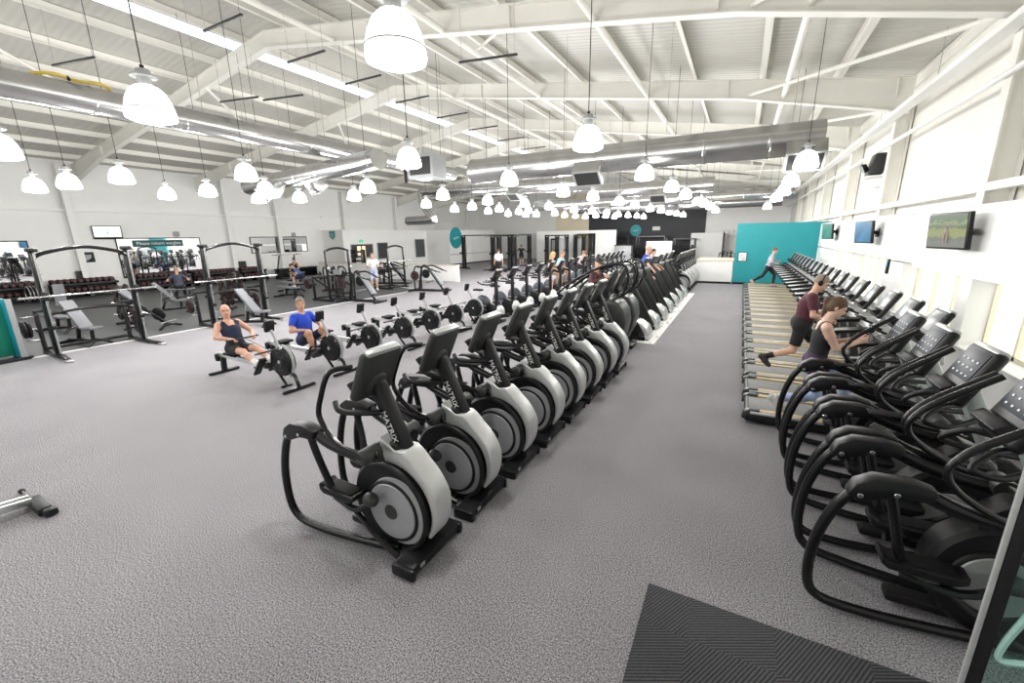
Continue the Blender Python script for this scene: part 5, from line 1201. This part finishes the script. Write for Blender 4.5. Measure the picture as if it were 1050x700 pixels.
sw = G().tube([(.10, -.012, 1.62), (.08, -.012, 1.55), (.12, -.012, 1.46), (.10, -.012, 1.3), (.065, -.012, 1.12), (.07, -.012, 1.05), (.16, -.012, 1.10), (.26, -.012, 1.10), (.4, -.012, 1.02)], .011, 6, 6)
sw.ell((.19, -.012, .98), (.05, .004, .07), 14)
mk('frosted_swirl', sw, FROST, gl)
# ================================================================ lamps, ducts and hangers
LP = [(405, 40), (603, 142), (661, 177), (689, 191), (703, 198.6), (715.6, 204), (722, 208), (728.6, 211), (734, 215),
 (827, 164), (811, 185), (803.6, 195), (796, 202), (787, 211),
 (153, 107), (419, 162), (522, 183), (577.5, 195.7), (608, 200.5), (635, 206), (651, 209.6), (666.7, 213.4), (678, 215), (686.7, 217), (694, 218.6), (700.6, 220),
 (0, 151), (252, 177), (377, 191), (454, 199), (500, 205), (538, 208), (563, 211), (588.6, 214), (607, 216), (622, 217.6), (634, 219.5), (644, 220.3), (653, 221), (660, 221.8),
 (124, 180), (272, 193), (363, 200), (437, 208.5), (484, 211), (512, 213.5), (532, 216.5), (542, 215.5), (569, 218), (579, 220), (590, 221), (600, 221.5), (611, 220.5), (621, 221), (630, 221.8),
 (70, 186), (213, 195), (307, 202), (466, 213.5), (500.6, 216), (521, 218.5), (539, 219.5), (550, 219), (35, 190), (171, 198), (265, 203)]
CAM = Vector((0, 0, 2.55))
def pix(px, py, z):
    d = Rw @ Vector((px-525, py-350, f_px)); return CAM + d*((z-2.55)/d.z)
lampP = None
rows = {}
SH = [(1e-4, .31), (.06, .306), (.11, .285), (.155, .24), (.19, .165), (.212, .08), (.22, .02), (.215, -.01), (.15, -.035), (1e-4, -.045)]
def lampproto():
    t = thing('pendant_lamp', '', 'pendant lamp')
    mk('shade', G().lathe(SH, 28), LAMP, t)
    mk('rim', G().lathe([(.213, .06), (.221, .062), (.219, .072), (.211, .075)], 28), LG, t)
    ge = mk('gear_housing', G().lathe([(1e-4, .45), (.06, .45), (.075, .41), (.115, .395), (.115, .38), (.06, .375), (.06, .29), (1e-4, .29)], 18), LG, t)
    mk('ferrule', G().cyl((0, 0, .44), (0, 0, .49), .02, 8), K, ge)
    mk('flex', G().cyl((0, 0, .47), (0, 0, 4.4), .006, 6), K, t)
    return t
pts = []
for px, py in LP:
    z = 3.93
    p = pix(px, py, z)
    if p.y > 43.5: z = 2.55 + (z-2.55)*43./p.y; p = pix(px, py, z)
    p.z -= .13; pts.append((px, py, p))
def rowname(x):
    return 'above the right-hand aisle' if x > 0 else 'above the stair climbers' if x > -3.9 else 'above the exercise bikes' if x > -7.6 else 'above the rowing machines' if x > -11.6 else 'above the smith machines' if x > -15 else 'near the left wall'
cnt = {}
pts.sort(key=lambda q: q[2].y)
LB = bpy.data.lights.new('hall_light', 'POINT'); LB.energy = 150; LB.color = (1., .985, .955); LB.shadow_soft_size = .16
LW = LB.copy(); LW.energy = 200; LE = LB.copy(); LE.energy = 85
for px, py, p in pts:
    rn = rowname(p.x); k = cnt.get(rn, 0); cnt[rn] = k+1
    lab = f'glowing bell shaped pendant lamp {rn}, {ORD[min(k, 19)]} from the near end'
    if lampP is None:
        lampP = lampproto(); lampP.location = p; tag(lampP, lab, 'pendant lamp', 'pendant lamps ' + rn); o = lampP
    else: o = dup(lampP, p, None, lab, 'pendant lamps ' + rn)
    lo = bpy.data.objects.new('hall_light', LW if p.x < -7.6 else LE if p.x > 0 else LB); C.objects.link(lo); lo.location = (p.x, p.y, p.z-.25)
for x, y in ((-5.6, -1.2), (-9.6, -1.2), (-13, 1.0), (-17, 1.0), (-22, 5), (-22, 11)):  # added bare lights with no lamp shown, filling the near end and left side
    lo = bpy.data.objects.new('hall_light', LB); C.objects.link(lo); lo.location = (x, y, 3.75)
# ducts
def duct(label, a, b, r, step, boxes=(), group=None, hang=2.6):
    a = Vector(a); b = Vector(b); d = (b-a).normalized(); L = (b-a).length
    t = thing('air_duct', label, 'air duct', a, 0, group)
    mk('pipe', G().tube([Vector((0, 0, 0)), b-a], r, 28), GALV, t)
    g = G(); n = int(L/step)
    for i in range(n+1):
        q = d*(i*step); g.tube([q-d*.03, q-d*.012, q+d*.012, q+d*.03], [r*1.005, r*1.04, r*1.04, r*1.005], 28)
    mk('joint_rings', g, GALV, t)
    for i in range(0, n+1, 2):
        q = d*(i*step+.3*step); mk('hanger_wire', G().cyl(q+Vector((0, 0, r)), q+Vector((0, 0, r+hang)), .007, 5), STEEL, t)
    for s, side in boxes:
        q = d*s; yv = Vector((0, 0, 1)).cross(d)
        n1 = (yv*side*.6+Vector((0, 0, -.8))).normalized()
        c = q + n1*(r+.12)
        R = Matrix((d, n1.cross(d), n1)).transposed()
        bx = mk('diffuser', G().box(c, (r*2.1, r*1.5, .34), R, .01), GALV, t)
        mk('grille', G().box(c+n1*.172, (r*1.8, r*1.2, .012), R), DG, bx)
        f = G()
        for u in (-1, 1):
            f.box(c+n1*.175+d*(u*r*.98), (.04, r*1.5, .03), R).box(c+n1*.175+n1.cross(d)*(u*r*.72), (r*2.0, .04, .03), R)
        mk('frame', f, LG, bx)
    return t
duct('long silver duct running away along the left side of the hall', (-11., -3.5, 5.13), (-11., 15.5, 5.13), .24, 1.5, ())
duct('silver duct crossing the hall above the stair climbers, its open end near the right wall', (-7.2, 11.2, 4.42), (1.25, 11.2, 4.42), .33, 1.25, ((8.15, -1), (3.6, -1)))
duct('silver duct crossing high over the weights area', (-16.2, 9.9, 4.45), (-8.3, 8.5, 4.5), .25, 1.3, ((2.5, -1), (4.4, 1), (.8, 1)))
d3 = duct('silver duct with a bent elbow in front of the office block', (-15.5, 19.2, 5.0), (-5.2, 17.0, 4.55), .30, 1.5, ((6.5, -1),))
mk('elbow', G().tube([(.1, 0, 0), (-.35, .08, -.05), (-.2, .0, -.7), (.5, -.2, -1.35), (.3, -.15, -1.5), (-1.6, .2, -1.5)], .24, 16, 4), GALV, d3)
duct('short silver duct with diamond shaped vents behind the crossing duct', (-5.9, 19.5, 4.45), (-1.2, 19.5, 4.45), .30, 1.3, ((2.6, -1), (3.9, 1)))
duct('far silver duct crossing before the black end wall', (-13., 28., 4.6), (2.2, 28., 4.6), .34, 1.6, ((5, -1), (9, 1)), None, 2.2)
duct('farthest silver duct close to the end wall', (-13., 36., 4.7), (2.2, 36., 4.7), .36, 1.8, (), None, 2.2)
t = thing('fan_unit', 'grey boxed fan unit where the long duct meets the crossing duct', 'fan unit', (-9.1, 11.4, 4.72))
mk('case', G().box((0, 0, 0), (1.0, .7, .7), bev=.02), PANEL, t); mk('cover', G().box((0, -.36, 0), (.8, .02, .5)), DG, t)
mk('pipe', G().tube([(-.4, 0, .3), (-.8, 0, .6), (-.9, 0, .1), (-.9, 0, -.4)], .05, 8, 3), K, t)
for i in range(4): mk('hanger_wire', G().cyl(((-1)**i*.45, .3*(1 if i < 2 else -1), .3), ((-1)**i*.45, .3*(1 if i < 2 else -1), 3.2), .008, 5), STEEL, t)
# trapeze hangers under the roof
hb = thing('hanger_bar', '', 'hanger bar')
mk('bar', G().box((0, 0, 0), (1.15, .04, .04), bev=.008), DG, hb)
for s in (-1, 1): mk('rod', G().cyl((s*.52, 0, 0), (s*.52, 0, .9), .004, 5), STEEL, hb)
k = 0
for y in (2.2, 3.6, 5.0, 6.6, 8.1, 9.8, 11.6, 13.4, 15.4, 17.4):
    lab = f'short dark hanger bar under the roof below the skylight strip, {ORD[k]} from the near end'
    if k == 0: hb.location = (-8.2, y, 6.15); tag(hb, lab, 'hanger bar', 'hanger bars below the skylight strip')
    else: dup(hb, (-8.2, y, 6.15), None, lab)
    k += 1
for k, (px, py) in enumerate([(75, 63), (245, 102), (290, 100), (500, 60)]):
    p = pix(px, py, 5.75); dup(hb, p, .2, f'lone dark hanger bar under the roof, {ORD[k]} from the left edge', 'lone hanger bars')
t = thing('yellow_cable', 'loop of yellow cable lying on top of the long duct', 'cable', (-11., 3.75, 5.37))
mk('loop', G().tube([(0, -.5, 0), (.05, -.2, .07), (0, .1, .05), (.06, .45, .07), (0, .6, 0)], .025, 8, 4), GLOVE, t); mk('tie', G().tube([(.03, -.02, .07), (.0, .02, .04)], .03, 8), K, t)
# ---------------------------------------------------------------- daylight and view
w = bpy.data.worlds.new('World'); bpy.context.scene.world = w; w.use_nodes = True
w.node_tree.nodes['Background'].inputs['Color'].default_value = (1.0, .97, .90, 1); w.node_tree.nodes['Background'].inputs['Strength'].default_value = 3.5
sc = bpy.context.scene
sc.view_settings.view_transform = 'Standard'; sc.view_settings.look = 'None'; sc.view_settings.gamma = 1; sc.view_settings.use_curve_mapping = False
sc.view_settings.exposure = -.42
try: sc.cycles.use_denoising = True; sc.cycles.max_bounces = 8; sc.cycles.diffuse_bounces = 5; sc.cycles.caustics_reflective = False; sc.cycles.caustics_refractive = False; sc.cycles.sample_clamp_indirect = 6
except Exception: pass
